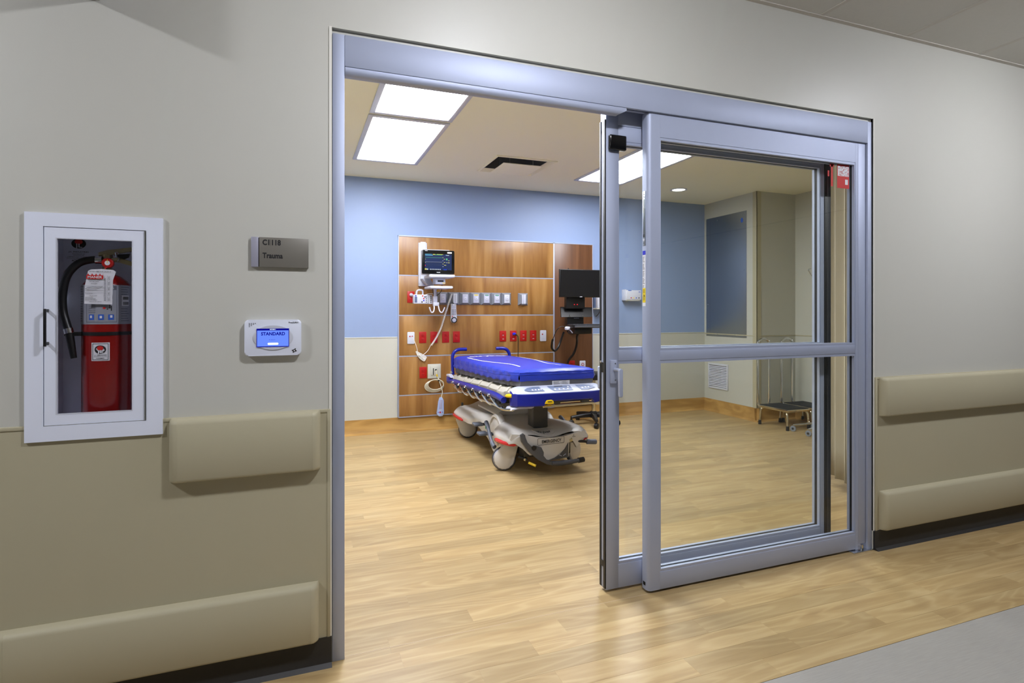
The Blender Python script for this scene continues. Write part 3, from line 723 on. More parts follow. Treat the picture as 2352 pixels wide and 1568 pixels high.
for dx, dz in ((-.006, .001), (.006, -.001), (-.003, -.005), (.003, .006)): m.prism(ellipse(-.0128+dx, 1.124+dz, .0022, .0022, 8), XZ, PY-.0006, PY)
m.build('print', 'print_black', pd)
m = M(); m.prism(ellipse(-.0128, 1.124, .0022, .0024, 8), XZ, PY-.001, PY-.0006); m.build('print', 'paper', pd)

# ---- corridor lamps (out of frame above)
def downlight(x, y, z, r, mat, label, group, baffle, side):
    t = thing('downlight_%s_offscreen' % side, label, 'ceiling light', (x, y, z), group=group)
    M().lathe([(r+.03, 0), (r+.03, -.006), (r+.004, -baffle), (r, -baffle), (r, 0)], (x, y, z-.0035), n=36, cap=False).build('trim_ring', 'white', t)
    M().lathe([(r, -.004), (r*.97, -.018), (r*.84, -.033), (r*.6, -.044), (r*.3, -.05), (.001, -.052)], (x, y, z-.0045), n=36, cap=True).build('lens_%s_offscreen' % side, mat, t)
for x, sd, lb in ((-2.06, 'left', 'left of the fire cabinet'), (.84, 'doorway', 'over the open doorway'), (3.74, 'right', 'over the right bumper rails')): downlight(x, .92, CC, .10, 'down_light', 'round white corridor downlight '+lb, 'corridor downlights', .008, sd)
# ================================================================ ROOM CEILING THINGS
def panel(x0, x1, y0, y1, label):
    t = thing('ceiling_light', label, 'ceiling light', ((x0+x1)/2, (y0+y1)/2, CH), group='glowing ceiling panels in the room')
    m = M(); w = .034; z0, z1 = CH-.012, CH-.0005
    for a, b in (((x0-w, y0-w, z0), (x0, y1+w, z1)), ((x1, y0-w, z0), (x1+w, y1+w, z1)), ((x0, y0-w, z0), (x1, y0, z1)), ((x0, y1, z0), (x1, y1+w, z1))): m.box(a, b, .002)
    m.build('frame', 'white', t); B('diffuser', (x0, y0, CH-.006), (x1, y1, CH-.0006), 'panel_light', t)
    m = M()
    for a, b in (((x0, y0, CH-.008), (x0+.003, y1, CH-.006)), ((x1-.003, y0, CH-.008), (x1, y1, CH-.006)), ((x0, y0, CH-.008), (x1, y0+.003, CH-.006)), ((x0, y1-.003, CH-.008), (x1, y1, CH-.006))): m.box(a, b)
    m.build('edge_line', 'print_grey', t)
panel(.492, 1.008, 4.075, 5.245, 'glowing ceiling panel of the touching pair, nearer the headwall')
panel(.492, 1.008, 2.79, 3.965, 'glowing ceiling panel of the touching pair, nearer the door header')
panel(2.735, 3.245, 4.07, 5.285, 'glowing ceiling panel seen through the glass leaves')
av = thing('air_diffuser', 'square tan air diffuser set in the room ceiling', 'air vent', (1.93, 5.0, CH))
vx0, vx1, vy0, vy1 = 1.66, 2.21, 4.735, 5.29
m = M(); w = .022
for a, b in (((vx0-w, vy0-w, CH-.01), (vx0, vy1+w, CH)), ((vx1, vy0-w, CH-.01), (vx1+w, vy1+w, CH)), ((vx0, vy0-w, CH-.01), (vx1, vy0, CH)), ((vx0, vy1, CH-.01), (vx1, vy1+w, CH))): m.box(a, b, .002)
m.build('frame', 'room_ceiling', av); m = M(); q0 = [(vx0+.001, vy0+.001), (vx1-.001, vy0+.001), (vx1-.001, vy1-.001), (vx0+.001, vy1-.001)]
m.raw([(x, y, CH) for x, y in q0]+[(x, y, CH+.30) for x, y in q0], [(4, 5, 6, 7)]+[(k, (k+1) % 4, 4+(k+1) % 4, 4+k) for k in range(4)]); m.build('duct', 'duct_metal', av, smooth=0)
M().box((vx0+.085, vy0+.1, CH-.034), (vx1-.085, vy1-.07, CH-.026), .003).build('plate', 'room_ceiling', av)
for x in (vx0+.16, vx1-.16):
    for y in (vy0+.14, vy1-.14): M().cyl((x, y, CH-.027), (x, y, CH+.299), .006, n=8).build('hanger', 'duct_metal', av)
m = M(); ib = [(vx0, vy0), (vx1, vy0), (vx1, vy1), (vx0, vy1)]; jb = [(vx0+.03, vy0+.035), (vx1-.03, vy0+.035), (vx1-.03, vy1-.035), (vx0+.03, vy1-.035)]
m.raw([(x, y, CH-.009) for x, y in ib]+[(x, y, CH+.02) for x, y in jb], [(k, (k+1) % 4, 4+(k+1) % 4, 4+k) for k in range(4)]); m.build('cone', 'room_ceiling', av)
dl = thing('recessed_lamp', 'small round white downlight in the room ceiling near the steel panel', 'ceiling light', (4.03, 5.33, CH))
M().lathe([(.095, 0), (.095, -.005), (.075, -.008), (.07, -.002)], (4.03, 5.33, CH), n=32, cap=False).build('trim_ring', 'white', dl)
M().lathe([(.074, -.003), (.001, -.003)], (4.03, 5.33, CH), n=32).build('lens', 'room_down', dl)

# ================================================================ HEADWALL
HY = 5.952
hw = thing('headwall', 'honey wood headwall panel with a dark wood column at its right', 'wall panel', (2.12, BY, .15))
B('backing', (.977, HY+.012, .15), (3.275, BY-.0005, 2.055), 'alu_dark', hw)
zj = [.152, .379, .789, 1.219, 1.639, 2.05]
for a, b in zip(zj, zj[1:]): B('wood_panel', (.986, HY, a+.006), (2.757, HY+.013, b-.006), 'head_wood', hw, .001)
B('dark_panel', (2.775, HY, .156), (3.268, HY+.013, 2.046), 'head_dark', hw, .001)
for z in zj[:-1]: B('joint_trim', (.986, HY-.001, z-.005), (2.757, HY+.012, z+.005), 'alu', hw)
for x0, x1 in ((.976, .9855), (2.7575, 2.7745), (3.2685, 3.277)): B('edge_trim', (x0, HY-.002, .148), (x1, BY-.0002, 2.057), 'alu', hw, .001)
B('edge_trim', (.976, HY-.002, 2.046), (3.277, BY-.0002, 2.057), 'alu', hw, .001)

# ---- medical outlets in grey bezels
def bezel(t, x0, x1, z0=1.332, z1=1.468, d=.032, ix=.03, iz=.022):
    m = M(); Y0 = HY-.0005; Y1 = HY-d
    o = [(x0, z0), (x1, z0), (x1, z1), (x0, z1)]; e = [(x0+.003, z0+.003), (x1-.003, z0+.003), (x1-.003, z1-.003), (x0+.003, z1-.003)]
    i = [(x0+ix, z0+iz), (x1-ix, z0+iz), (x1-ix, z1-iz), (x0+ix, z1-iz)]
    v = [(x, Y0, z) for x, z in o]+[(x, Y0-.006, z) for x, z in e]+[(x, Y1, z) for x, z in i]+[(x, Y1+.012, z) for x, z in i]
    f = []
    for L in range(3):
        for k in range(4): f.append((4*L+k, 4*L+(k+1) % 4, 4*L+4+(k+1) % 4, 4*L+4+k))
    f.append((12, 13, 14, 15)); f.append((3, 2, 1, 0))
    m.raw(v, f); m.build('bezel', 'grey_bezel', t, )
    return Y1
OB = [1.387, 1.508, 1.634, 1.756, 1.879, 2.0, 2.118, 2.235]
lbls = ['grey bezel medical outlet plain plate next to the monitor pole', None, 'grey bezel medical outlet plain plate next to the telephone cradle', 'grey bezel medical outlet with a yellow strip',
        'grey bezel medical outlet with green strip next to the yellow one', 'grey bezel medical outlet with green strip next to the white end one', 'grey bezel medical outlet with white plate at the row end']
for i in range(7):
    x0, x1 = OB[i]+.0006, OB[i+1]-.0006; xc = (x0+x1)/2
    if i == 1:
        ph = thing('telephone_cradle', 'white telephone cradle mounted in a grey bezel', 'phone cradle', (xc, BY, 1.332)); bezel(ph, x0, x1)
        cb = M().box((xc-.017, HY-.052, 1.345), (xc+.032, HY-.018, 1.452), .008, 3).build('cradle', 'white', ph)
        B('groove', (xc+.006, HY-.0535, 1.36), (xc+.009, HY-.0515, 1.44), 'grey_bezel', cb); continue
    t = thing('medical_outlet', lbls[i], 'outlet', (xc, BY, 1.332), group='medical outlets in the headwall row')
    Y1 = bezel(t, x0, x1)
    pl = B('plate', (xc-.031, Y1-.002, 1.353), (xc+.031, Y1+.013, 1.447), 'white' if i == 6 else 'plate_lilac', t, .002)
    B('socket', (xc-.017, Y1-.007, 1.385), (xc+.017, Y1-.001, 1.419), 'white', pl, .002)
    M().cyl((xc, Y1-.0078, 1.402), (xc, Y1-.006, 1.402), .003, n=12).build('hole', 'print_black', pl)
    if i in (3, 4, 5): B('color_strip', (xc-.022, Y1-.003, 1.434), (xc+.022, Y1-.0015, 1.443), ('print_yellow', 'print_green', 'print_green')[i-3], pl)
    elif i != 6: B('name_strip', (xc-.024, Y1-.003, 1.434), (xc+.024, Y1-.0015, 1.442), 'white', pl)
    B('note', (xc-.008, Y1-.0028, 1.37), (xc+.008, Y1-.0015, 1.372), 'grey_bezel', pl); B('note', (xc-.006, Y1-.0028, 1.427), (xc+.006, Y1-.0015, 1.429), 'grey_bezel', pl)
t = thing('equipment_slide', 'white slotted slide bracket in a lone grey bezel', 'bracket', (2.378, BY, 1.33)); bezel(t, 2.318, 2.438, 1.33, 1.466)
for x0, x1, y in ((2.352, 2.366, .04), (2.367, 2.388, .046), (2.389, 2.404, .04)): B('rib', (x0, HY-y, 1.346), (x1, HY-.018, 1.452), 'white', t, .003)
B('lip', (2.355, HY-.043, 1.340), (2.40, HY-.02, 1.348), 'grey_bezel', t, .001)

# ---- red outlets
def red_outlet(x, z, label, group, marks):
    t = thing('red_outlet', label, 'outlet', (x, BY, z-.06), group=group)
    pl = M().box((x-.039, HY-.007, z-.06), (x+.039, HY+.0005, z+.06), .003).build('plate', 'red_plastic', t)
    for dz in (-.021, .021):
        s_ = M().prism(rrect(x-.017, x+.017, z+dz-.0145, z+dz+.0145, .008), XZ, HY-.010, HY-.006, .001).build('socket', 'red_plastic', t)
        m = M()
        for dx, h in ((-.0075, .009), (.0075, .007)): m.box((x+dx-.0016, HY-.0106, z+dz), (x+dx+.0016, HY-.0095, z+dz+h))
        m.cyl((x, HY-.0106, z+dz-.006), (x, HY-.0095, z+dz-.006), .0028, n=10); m.build('slots', 'print_black', s_)
        if marks: B('mark', (x-.010, HY-.0106, z+dz-.0135), (x+.010, HY-.0095, z+dz-.0105), 'paper', s_)
    return t
red_outlet(1.109, 1.412, 'red outlet beside the white module box, with a grey plug', 'red outlets', 0)
for k, x in enumerate((1.235, 1.355, 1.484, 1.603)):
    red_outlet(x, .985, ('red outlet beside the left white call plate', 'red outlet crossed by the telephone cord', 'red outlet, third from the left call plate', 'red outlet, fourth from the left call plate')[k], 'red outlets', 0)
for k, x in enumerate((2.138, 2.262, 2.384, 2.504)):
    red_outlet(x, .985, ('red outlet left of the blue plug', 'red outlet holding a blue plug', 'red outlet right of the blue plug', 'red outlet beside the right white call plate')[k], 'red outlets', 1)
red_outlet(1.239, .612, 'red outlet beside the large cream socket plate', 'red outlets', 0)
red_outlet(2.995, .625, 'red outlet low on the dark wood column', 'red outlets', 0)
def call_plate(x, z, label, reds):
    t = thing('call_plate', label, 'wall plate', (x, BY, z-.062), group='white nurse call plates')
    pl = M().prism(rrect(x-.038, x+.038, z-.063, z+.063, .009), XZ, HY-.010, HY+.0005, .003).build('plate', 'white', t)
    for dx in reds: M().lathe([(.0075, 0), (.0075, -.004), (.005, -.0055)], (x+dx, HY-.009, z+.017), (0, 1, 0), 16).build('button', 'red_plastic', t)
    B('slot', (x-.022, HY-.0108, z-.035), (x+.022, HY-.0095, z-.033), 'plate_lilac', pl); B('slot', (x-.022, HY-.0108, z+.042), (x+.022, HY-.0095, z+.044), 'plate_lilac', pl)
    return t
call_plate(1.109, .981, 'white call plate with two red buttons and a cord', (-.011, .014))
call_plate(2.628, .982, 'white call plate with one red button', (-.011,))
t = call_plate(3.135, .617, 'white call plate with a red ring, on the dark wood column', ())
M().lathe([(.012, 0), (.012, -.002), (.018, -.002), (.018, 0)], (3.135, HY-.0095, .637), (0, 1, 0), 18, cap=False).build('ring', 'red_plastic', t)
t = thing('plug', 'grey round plug in the red outlet beside the module box', 'plug', (1.125, HY, 1.43))
M().lathe([(.019, -.010), (.019, -.02), (.013, -.03), (.008, -.036)], (1.112, HY, 1.433), (0, 1, 0), 20).build('head', 'plate_lilac', t)
T('cord', [(1.112, HY-.034, 1.433), (1.13, HY-.05, 1.432), (1.16, HY-.09, 1.43), (1.19, HY-.14, 1.42)], .004, 'plate_lilac', t, 8, False, 5)
t = thing('plug', 'blue plug with a black cord running behind the mattress', 'plug', (2.262, HY, 1.005))
M().box((2.248, HY-.034, .995), (2.282, HY-.010, 1.022), .006, 3).build('head', 'print_dkblue', t)
M().lathe([(.013, 0), (.011, .012), (.006, .02)], (2.279, HY-.03, 1.003), (.6, -.5, -.5), 16).build('collar', 'black', t)
T('cord', [(2.283, HY-.034, .998), (2.30, HY-.045, .985), (2.305, HY-.046, .95), (2.305, HY-.045, .86), (2.303, HY-.045, .76), (2.295, HY-.04, .6)], .0042, 'cable_black', t, 8, False, 5)

# ---- handset + coiled cord
hs = thing('handset', 'white telephone handset with keypad hanging from its cradle', 'telephone', (1.555, HY, 1.14))
hx = 1.557; hy = HY-.045
hb = M().prism([(hx-.030, 1.335), (hx-.026, 1.342), (hx+.026, 1.342), (hx+.030, 1.335), (hx+.031, 1.25), (hx+.037, 1.19)]+[(hx+.004+.034*math.cos(math.radians(a)), 1.168+.034*math.sin(math.radians(a))) for a in range(0, -190, -30)]+[(hx-.028, 1.2)], XZ, hy-.014, hy+.014, .005, 2).build('body', 'white', hs)
B('strap', (hx-.008, hy-.006, 1.335), (hx+.008, hy+.006, 1.352), 'print_black', hs)
B('display', (hx-.022, hy-.0155, 1.29), (hx+.022, hy-.013, 1.322), 'plate_lilac', hb)
m = M()
for j in range(4):
    for i in range(3): m.prism(ellipse(hx-.016+.017*i, 1.276-.0165*j, .0048, .0048, 10), XZ, hy-.016, hy-.0135)
for dx in (-.017, .017): m.prism(ellipse(hx+dx, 1.331, .004, .004, 8), XZ, hy-.016, hy-.0135)
k_ = m.build('keys', 'print_black', hb); k_['kind'] = 'stuff'
M().prism(ellipse(hx-.014, 1.207, .006, .006, 10), XZ, hy-.016, hy-.0135).build('red_key', 'print_red', hb)
M().lathe([(.022, -.012), (.0315, -.012), (.033, -.016), (.028, -.021), (.022, -.019)], (hx+.005, hy, 1.168), (0, 1, 0), 28, cap=False).build('dial_ring', 'print_black', hb)
M().lathe([(.022, -.012), (.021, -.019), (.001, -.0195)], (hx+.005, hy, 1.168), (0, 1, 0), 28).build('dial', 'plate_lilac', hb)
cd2 = hs
pa = cr([(1.54, HY-.05, 1.447), (1.505, HY-.052, 1.35), (1.47, HY-.05, 1.24), (1.42, HY-.048, 1.08), (1.37, HY-.045, .98), (1.318, HY-.04, .90)], 24)
m = M(); hel = []; N_ = len(pa)
for i in range(0):
    pass
L = 0; acc = [0]
for i in range(1, N_): L += (pa[i]-pa[i-1]).length; acc.append(L)
nn = 640
def at_len(s_):
    for i in range(1, N_):
        if acc[i] >= s_: break
    f = (s_-acc[i-1])/max(1e-9, acc[i]-acc[i-1]); return pa[i-1].lerp(pa[i], f), (pa[i]-pa[i-1]).normalized()
for i in range(nn):
    p, t_ = at_len(L*i/(nn-1)); u = Vector((0, 1, 0)); v = t_.cross(u).normalized()
    a = 2*PI*i/10.0; hel.append(p+(u*math.cos(a)+v*math.sin(a))*.0085)
m.tube(hel, .0026, 5); m.build('coil', 'cable_white', cd2)
T('lead', [hel[-1], (1.29, HY-.02, .85), (1.255, HY-.02, .815), (1.232, HY-.02, .80)], .0028, 'cable_white', cd2, 6, False, 5)
T('lead', [(1.123, HY-.012, .997), (1.145, HY-.03, .94), (1.165, HY-.03, .88), (1.178, HY-.022, .82)], .0028, 'cable_white', cd2, 6, False, 5)
m = M()
for k in range(5):
    a = (1.16+.006*k, .835-.003*k); b = (1.25+.004*k, .742+.007*k)
    m.tube(cr([(a[0], HY-.016, a[1]), (a[0]+.02, HY-.022-.002*k, a[1]-.004), ((a[0]+b[0])/2, HY-.024, (a[1]+b[1])/2+.004*k-.004), (b[0]+.004, HY-.024, b[1]+.006), (b[0]-.012, HY-.02, b[1]-.004), ((a[0]+b[0])/2-.014, HY-.016, (a[1]+b[1])/2-.012)], 5, True), .0032, 6, True)
m.build('bundle', 'cable_white', cd2)
M().box((1.185, HY-.03, .79), (1.205, HY-.008, .81), .004).build('tie', 'cable_white', cd2)

# ---- large cream plate with coiled pendant lead
wp = thing('socket_plate', 'large cream socket plate with a vertical slot above the pendant', 'wall plate', (1.359, BY, .545))
bp_ = B('plate', (1.288, HY-.009, .546), (1.43, HY+.0005, .699), 'cream', wp, .003)
B('raised_plate', (1.318, HY-.014, .58), (1.402, HY-.008, .68), 'cream', wp, .003); B('slot', (1.343, HY-.0152, .585), (1.353, HY-.0135, .655), 'print_black', wp)
M().lathe([(.010, 0), (.010, -.012), (.006, -.018)], (1.374, HY-.013, .636), (0, 1, 0), 16).build('jack', 'print_black', wp)
pn = thing('pendant', 'pale blue hand pendant hanging from a coiled cream lead', 'remote', (1.42, HY, .14))
T('lead', [(1.374, HY-.03, .634), (1.377, HY-.035, .60), (1.386, HY-.03, .566), (1.402, HY-.03, .535)], .006, 'cable_cream', pn, 8, False, 5)
M().tube([(1.378, HY-.035, .592), (1.385, HY-.031, .57)], .0085, 10).build('lead_tag', 'yellow', pn)
for k in range(4):
    rx = .102-.006*k; cz = .465+.006*k; cxx = 1.357+.004*k
    T('lead_loop', [(cxx+rx*math.cos(2*PI*i/16), HY-.016-.006*k-.01*math.sin(2*PI*i/16), cz+(.064-.003*k)*math.sin(2*PI*i/16)) for i in range(16)], .0046, 'cable_cream', pn, 7, True, 3)
B('tie', (1.392, HY-.045, .518), (1.41, HY-.008, .536), 'black', pn, .003)
T('lead', [(1.405, HY-.034, .528), (1.425, HY-.036, .46), (1.44, HY-.036, .40), (1.432, HY-.034, .36), (1.428, HY-.034, .335)], .0046, 'cable_cream', pn, 8, False, 5)
px = 1.42
pb = M().prism([(px-.006, .345), (px+.016, .345), (px+.024, .33), (px+.034, .31), (px+.036, .285), (px+.028, .24), (px+.036, .19), (px+.036, .165), (px+.02, .143), (px-.012, .141), (px-.034, .155), (px-.042, .178), (px-.030, .24), (px-.022, .30), (px-.014, .33)], XZ, HY-.042, HY-.014, .006, 2).build('body', 'remote_blue', pn)
M().prism([(px+.002, .325), (px+.02, .32), (px+.018, .25), (px+.010, .205), (px-.018, .205), (px-.012, .25), (px-.008, .31)], XZ, HY-.0435, HY-.041).build('faceplate', 'white', pb)
m = M()
for j in range(7):
    for i in range(3): m.prism(ellipse(px-.009+.0115*i-.0012*j, .312-.0145*j, .0032, .0036, 8), XZ, HY-.0455, HY-.043)
k_ = m.build('keys', 'print_dkblue', pb); k_['kind'] = 'stuff'
M().lathe([(.004, 0), (.0095, 0), (.0095, -.002), (.004, -.002)], (px-.006, HY-.043, .186), (0, 1, 0), 18, cap=False).build('ring', 'print_red', pb)
B('cross', (px-.0085, HY-.046, .1845), (px-.0035, HY-.042, .1875), 'print_red', pb)
for dx in (-.026, .02): B('cross', (px+dx-.004, HY-.0445, .182), (px+dx+.004, HY-.042, .19), 'print_dkblue', pb)

# ---- patient monitor on its wall channel
mt = thing('monitor_mount', 'white wall channel and arm with tray, pole and twin hooks', 'mount', (1.25, BY, 1.24))
B('channel', (1.186, HY-.03, 1.527), (1.275, HY+.0005, 1.985), 'white', mt, .004)
B('channel_cover', (1.203, HY-.044, 1.60), (1.262, HY-.028, 1.993), 'white', mt, .006, 3)
for z in (1.55, 1.76, 1.965): M().cyl((1.193, HY-.0325, z), (1.193, HY-.029, z), .0035, n=10).build('screw', 'grey_bezel', mt)
B('shelf', (1.215, 5.50, 1.598), (1.468, 5.80, 1.627), 'white', mt, .008, 3)
M().prism([(1.20, 1.60), (1.285, 1.605), (1.33, 1.525), (1.26, 1.53)], XZ, HY-.14, HY-.03, .004).build('arm', 'plate_lilac', mt)
B('pivot_block', (1.285, 5.56, 1.535), (1.385, 5.70, 1.598), 'plate_lilac', mt, .006, 3)
B('pivot_slot', (1.305, 5.558, 1.555), (1.365, 5.562, 1.572), 'print_black', mt); B('pivot_stripe', (1.355, 5.557, 1.541), (1.38, 5.561, 1.547), 'yellow', mt)
M().prism(rrect(1.215, 1.447, 1.488, 1.513, .012), XZ, 5.50, 5.78, .004).build('tray', 'white', mt)
M().tube([(1.298, 5.64, 1.49), (1.298, 5.64, 1.36)], .0145, 14).build('pole', 'plate_lilac', mt)
B('sleeve', (1.277, 5.62, 1.345), (1.318, 5.66, 1.415), 'plate_lilac', mt, .008, 3)
B('hook_block', (1.276, 5.615, 1.315), (1.334, 5.665, 1.352), 'white', mt, .006, 3)
for sg in (-1, 1):
    c0 = 1.305+sg*.022
    T('hook', [(c0, 5.63, 1.33), (c0+sg*.002, 5.61, 1.29), (c0+sg*.012, 5.60, 1.258), (c0+sg*.032, 5.595, 1.25), (c0+sg*.046, 5.59, 1.272), (c0+sg*.056, 5.585, 1.302)], .0062, 'white', mt, 8, False, 5)
for pts, mm in ((((1.275, 5.66, 1.487), (1.285, 5.68, 1.46), (1.30, 5.70, 1.43), (1.34, 5.72, 1.43), (1.375, 5.70, 1.47), (1.38, 5.69, 1.53), (1.385, 5.68, 1.59)), 'cable_black'), (((1.30, 5.70, 1.44), (1.25, 5.76, 1.44), (1.22, 5.80, 1.425), (1.2, 5.80, 1.42)), 'cable_white'), (((1.34, 5.68, 1.487), (1.33, 5.72, 1.46), (1.31, 5.74, 1.45)), 'yellow')):
    T('cable', pts, .0035, mm, mt, 6, False, 5)
pmn = thing('patient_monitor', 'navy patient monitor with glowing trace screen on the shelf', 'monitor', (1.31, 5.6, 1.627))
MX0, MX1, MZ0, MZ1, MY = 1.142, 1.472, 1.632, 1.870, 5.535
M().prism(rrect(MX0, MX1, MZ0, MZ1, .014), XZ, MY, MY+.022, .004, 2).build('bezel', 'black_gloss', pmn)
M().box((MX0+.01, MY+.022, MZ0-.004), (MX1-.035, MY+.12, MZ1+.008), .015, 3).build('back_shell', 'white', pmn)
s1 = B('screen', (MX0+.028, MY-.0012, MZ0+.04), (MX1-.03, MY+.0003, MZ1-.04), 'screen_navy', pmn)
yy = MY-.0022; SXa, SXb, SZa, SZb = MX0+.028, MX1-.03, MZ0+.04, MZ1-.04
def scr(mat, rects, name='trace'):
    m = M()
    for x0, x1, z0, z1 in rects: m.box((SXa+x0, yy, SZb-z1), (SXa+x1, yy+.0006, SZb-z0))
    o = m.build(name, mat, s1); o['kind'] = 'stuff'
scr('scr_cyan', [(.002, .08, .008, .016), (.002, .07, .0, .004), (.21, .225, .004, .010)])
scr('scr_green', [(.004, .175, .034, .036), (.10, .175, .004, .009), (.215, .228, .04, .058)])
scr('scr_yellow', [(.08, .105, .0, .008), (.12, .185, .0, .004), (.19, .205, .046, .05), (.19, .207, .078, .082), (.195, .215, .106, .111), (.235, .25, .06, .064), (.232, .252, .08, .085), (0, .018, .144, .158), (.004, .01, .05, .054), (.004, .01, .084, .088), (.178, .186, .03, .035), (.178, .188, .094, .099)])
scr('scr_white', [(.004, .175, .078, .0795), (.215, .245, .006, .012), (.019, .034, .146, .158), (.178, .186, .062, .066), (.178, .188, .12, .124), (.218, .224, .078, .086)]+[(.05+.0165*k, .06+.0165*k, .147, .157) for k in range(7)])
scr('scr_dim', [(.02, .175, .086, .088), (.02, .175, .10, .102), (.02, .175, .112, .114), (.185, .19, .15, .154), (.23, .255, .148, .15)])
scr('scr_blue', [(.19, .202, .146, .158), (.207, .22, .146, .158)])
scr('led_red', [(.003, .007, .11, .12)])
m = M(); m.prism(rrect(MX1-.075, MX1-.028, MZ1-.03, MZ1-.016, .004), XZ, MY-.0012, MY); m.box((MX0+.03, MY-.0012, MZ1-.012), (MX0+.055, MY, MZ1-.008)); m.text('PHILIPS', face_y((MX0+MX1)/2, MZ0+.013, MY-.001), .0075, .034, 'C', .02)
o = m.build('badge', 'paper', pmn); o['kind'] = 'stuff'
# ---- module box
md = thing('monitor_module', 'white monitoring module box with handle and coloured sockets', 'medical module', (1.2, 5.78, 1.33))
B('body', (1.098, 5.72, 1.338), (1.245, 5.80, 1.432), 'white', md, .006, 3); B('rack_slot', (1.247, 5.725, 1.336), (1.29, 5.80, 1.43), 'white', md, .005, 3)
T('handle', [(1.13, 5.76, 1.43), (1.135, 5.76, 1.465), (1.15, 5.76, 1.478), (1.185, 5.76, 1.478), (1.196, 5.76, 1.465), (1.196, 5.76, 1.43)], .0085, 'plate_lilac', md, 8, False, 4)
B('display', (1.105, 5.7185, 1.35), (1.13, 5.7205, 1.41), 'panel_bluegrey', md); B('badge', (1.107, 5.7185, 1.414), (1.124, 5.7205, 1.425), 'print_dkblue', md)
for x, z, c in ((1.187, 1.418, 'print_red'), (1.198, 1.392, 'print_red'), (1.198, 1.372, 'print_dkblue'), (1.196, 1.35, 'paper'), (1.21, 1.408, 'print_black'), (1.18, 1.357, 'print_black')):
    M().lathe([(.007, 0), (.007, -.003), (.004, -.003)], (x, 5.72, z), (0, 1, 0), 14).build('socket', c, md)
for x in (1.224, 1.272):
    for k in range(4): B('key', (x-.004, 5.7185, 1.35+.018*k), (x+.004, 5.7215, 1.36+.018*k), 'print_black', md)
B('mount_arm', (1.20, 5.78, 1.37), (1.30, 5.81, 1.40), 'plate_lilac', md, .004)

# ---- computer workstation on the dark column
wk = thing('wall_workstation', 'black wall mounted computer arm with keyboard tray on the dark column', 'workstation', (2.85, BY, .9))
B('track', (2.93, HY-.05, 1.02), (3.09, HY+.0005, 1.40), 'black', wk, .006)
M().prism([(2.80, 5.56), (2.90, 5.56), (3.06, HY-.045), (2.95, HY-.045)], XY, 1.30, 1.40, .004).build('arm', 'black', wk)
B('bracket', (2.705, 5.50, 1.29), (2.93, 5.56, 1.44), 'black', wk, .006)
for x in (2.80, 2.835): M().cyl((x, 5.498, 1.335), (x, 5.502, 1.335), .005, n=10).build('indicator', 'led_red', wk)
wr = M(); wr.raw([(2.645, 5.50, 1.20), (3.02, 5.50, 1.20), (3.05, 5.56, 1.305), (2.665, 5.56, 1.31), (2.645, 5.52, 1.198), (3.02, 5.52, 1.198), (3.05, 5.58, 1.303), (2.665, 5.58, 1.308)], [(0,1,2,3),(7,6,5,4),(0,4,5,1),(1,5,6,2),(2,6,7,3),(3,7,4,0)]); wr.build('paper_ledge', 'black', wk)
B('lower_box', (2.73, 5.53, 1.10), (2.93, 5.60, 1.21), 'black', wk, .006)
m = M(); m.text('ERGOTRON', face_y(2.84, 1.182, 5.528), .008, .06, 'C'); m.build('lettering', 'plate_lilac', wk)
for x in (2.745, 2.90): 
    for z in (1.205, 1.22): M().cyl((x, 5.497, z), (x, 5.503, z), .005, n=10).build('clip', 'chrome', wk)
B('keyboard_tray', (2.70, 5.30, 1.085), (3.12, 5.54, 1.106), 'black', wk, .006)
B('tray_box', (2.745, 5.38, 1.02), (2.95, 5.55, 1.085), 'black', wk, .008)
B('tray_lip', (2.70, 5.28, 1.09), (3.16, 5.30, 1.112), 'rail_blue' if False else 'dark_grey', wk, .004)
T('cable', [(2.69, 5.46, 1.085), (2.63, 5.47, 1.10), (2.59, 5.5, 1.06), (2.575, 5.55, .98), (2.58, 5.6, .92), (2.60, 5.65, .86), (2.65, 5.68, .825), (2.70, 5.7, .86), (2.735, 5.7, .94), (2.745, 5.65, 1.03)], [.004]*14+[.012]*32, 'cable_black', wk, 8, False, 5) if False else None
cp = cr([(2.69, 5.46, 1.085), (2.63, 5.47, 1.10), (2.59, 5.5, 1.06), (2.575, 5.55, .98), (2.58, 5.6, .92), (2.60, 5.65, .86), (2.65, 5.68, .825), (2.70, 5.7, .86), (2.735, 5.7, .94), (2.745, 5.65, 1.03)], 5)
M().tube(cp, [.004 if i < 17 else .012 for i in range(len(cp))], 8).build('cable', 'cable_black', wk)
T('cable', [(2.915, 5.6, 1.04), (2.925, 5.68, .98), (2.96, 5.75, .92), (2.975, 5.8, .85), (2.96, 5.84, .77), (2.93, 5.88, .71), (2.915, 5.9, .66)], .013, 'cable_black', wk, 10, False, 5)
pm_ = thing('desktop_monitor', 'black desktop monitor, switched off, on the workstation arm', 'monitor', (2.86, 5.46, 1.41))
B('bezel', (2.600, 5.452, 1.412), (3.108, 5.476, 1.712), 'black', pm_, .004); B('screen', (2.610, 5.4505, 1.426), (3.098, 5.453, 1.704), 'screen_off', pm_)
B('back', (2.68, 5.476, 1.45), (3.03, 5.505, 1.67), 'black', pm_, .01); B('badge', (2.84, 5.450, 1.4155), (2.868, 5.453, 1.4205), 'paper', pm_)
M().cyl((2.71, 5.465, 1.71), (2.71, 5.465, 1.724), .006, n=10).build('antenna', 'black', pm_)
T('cable', [(2.88, 5.48, 1.415), (2.89, 5.48, 1.40), (2.905, 5.48, 1.398), (2.915, 5.48, 1.412)], .004, 'cable_black', pm_, 6, False, 4)
kb = thing('keyboard', 'black keyboard lying on the workstation tray', 'keyboard', (2.92, 5.4, 1.106))
B('body', (2.70, 5.33, 1.1065), (3.14, 5.48, 1.119), 'black', kb, .004)
m = M()
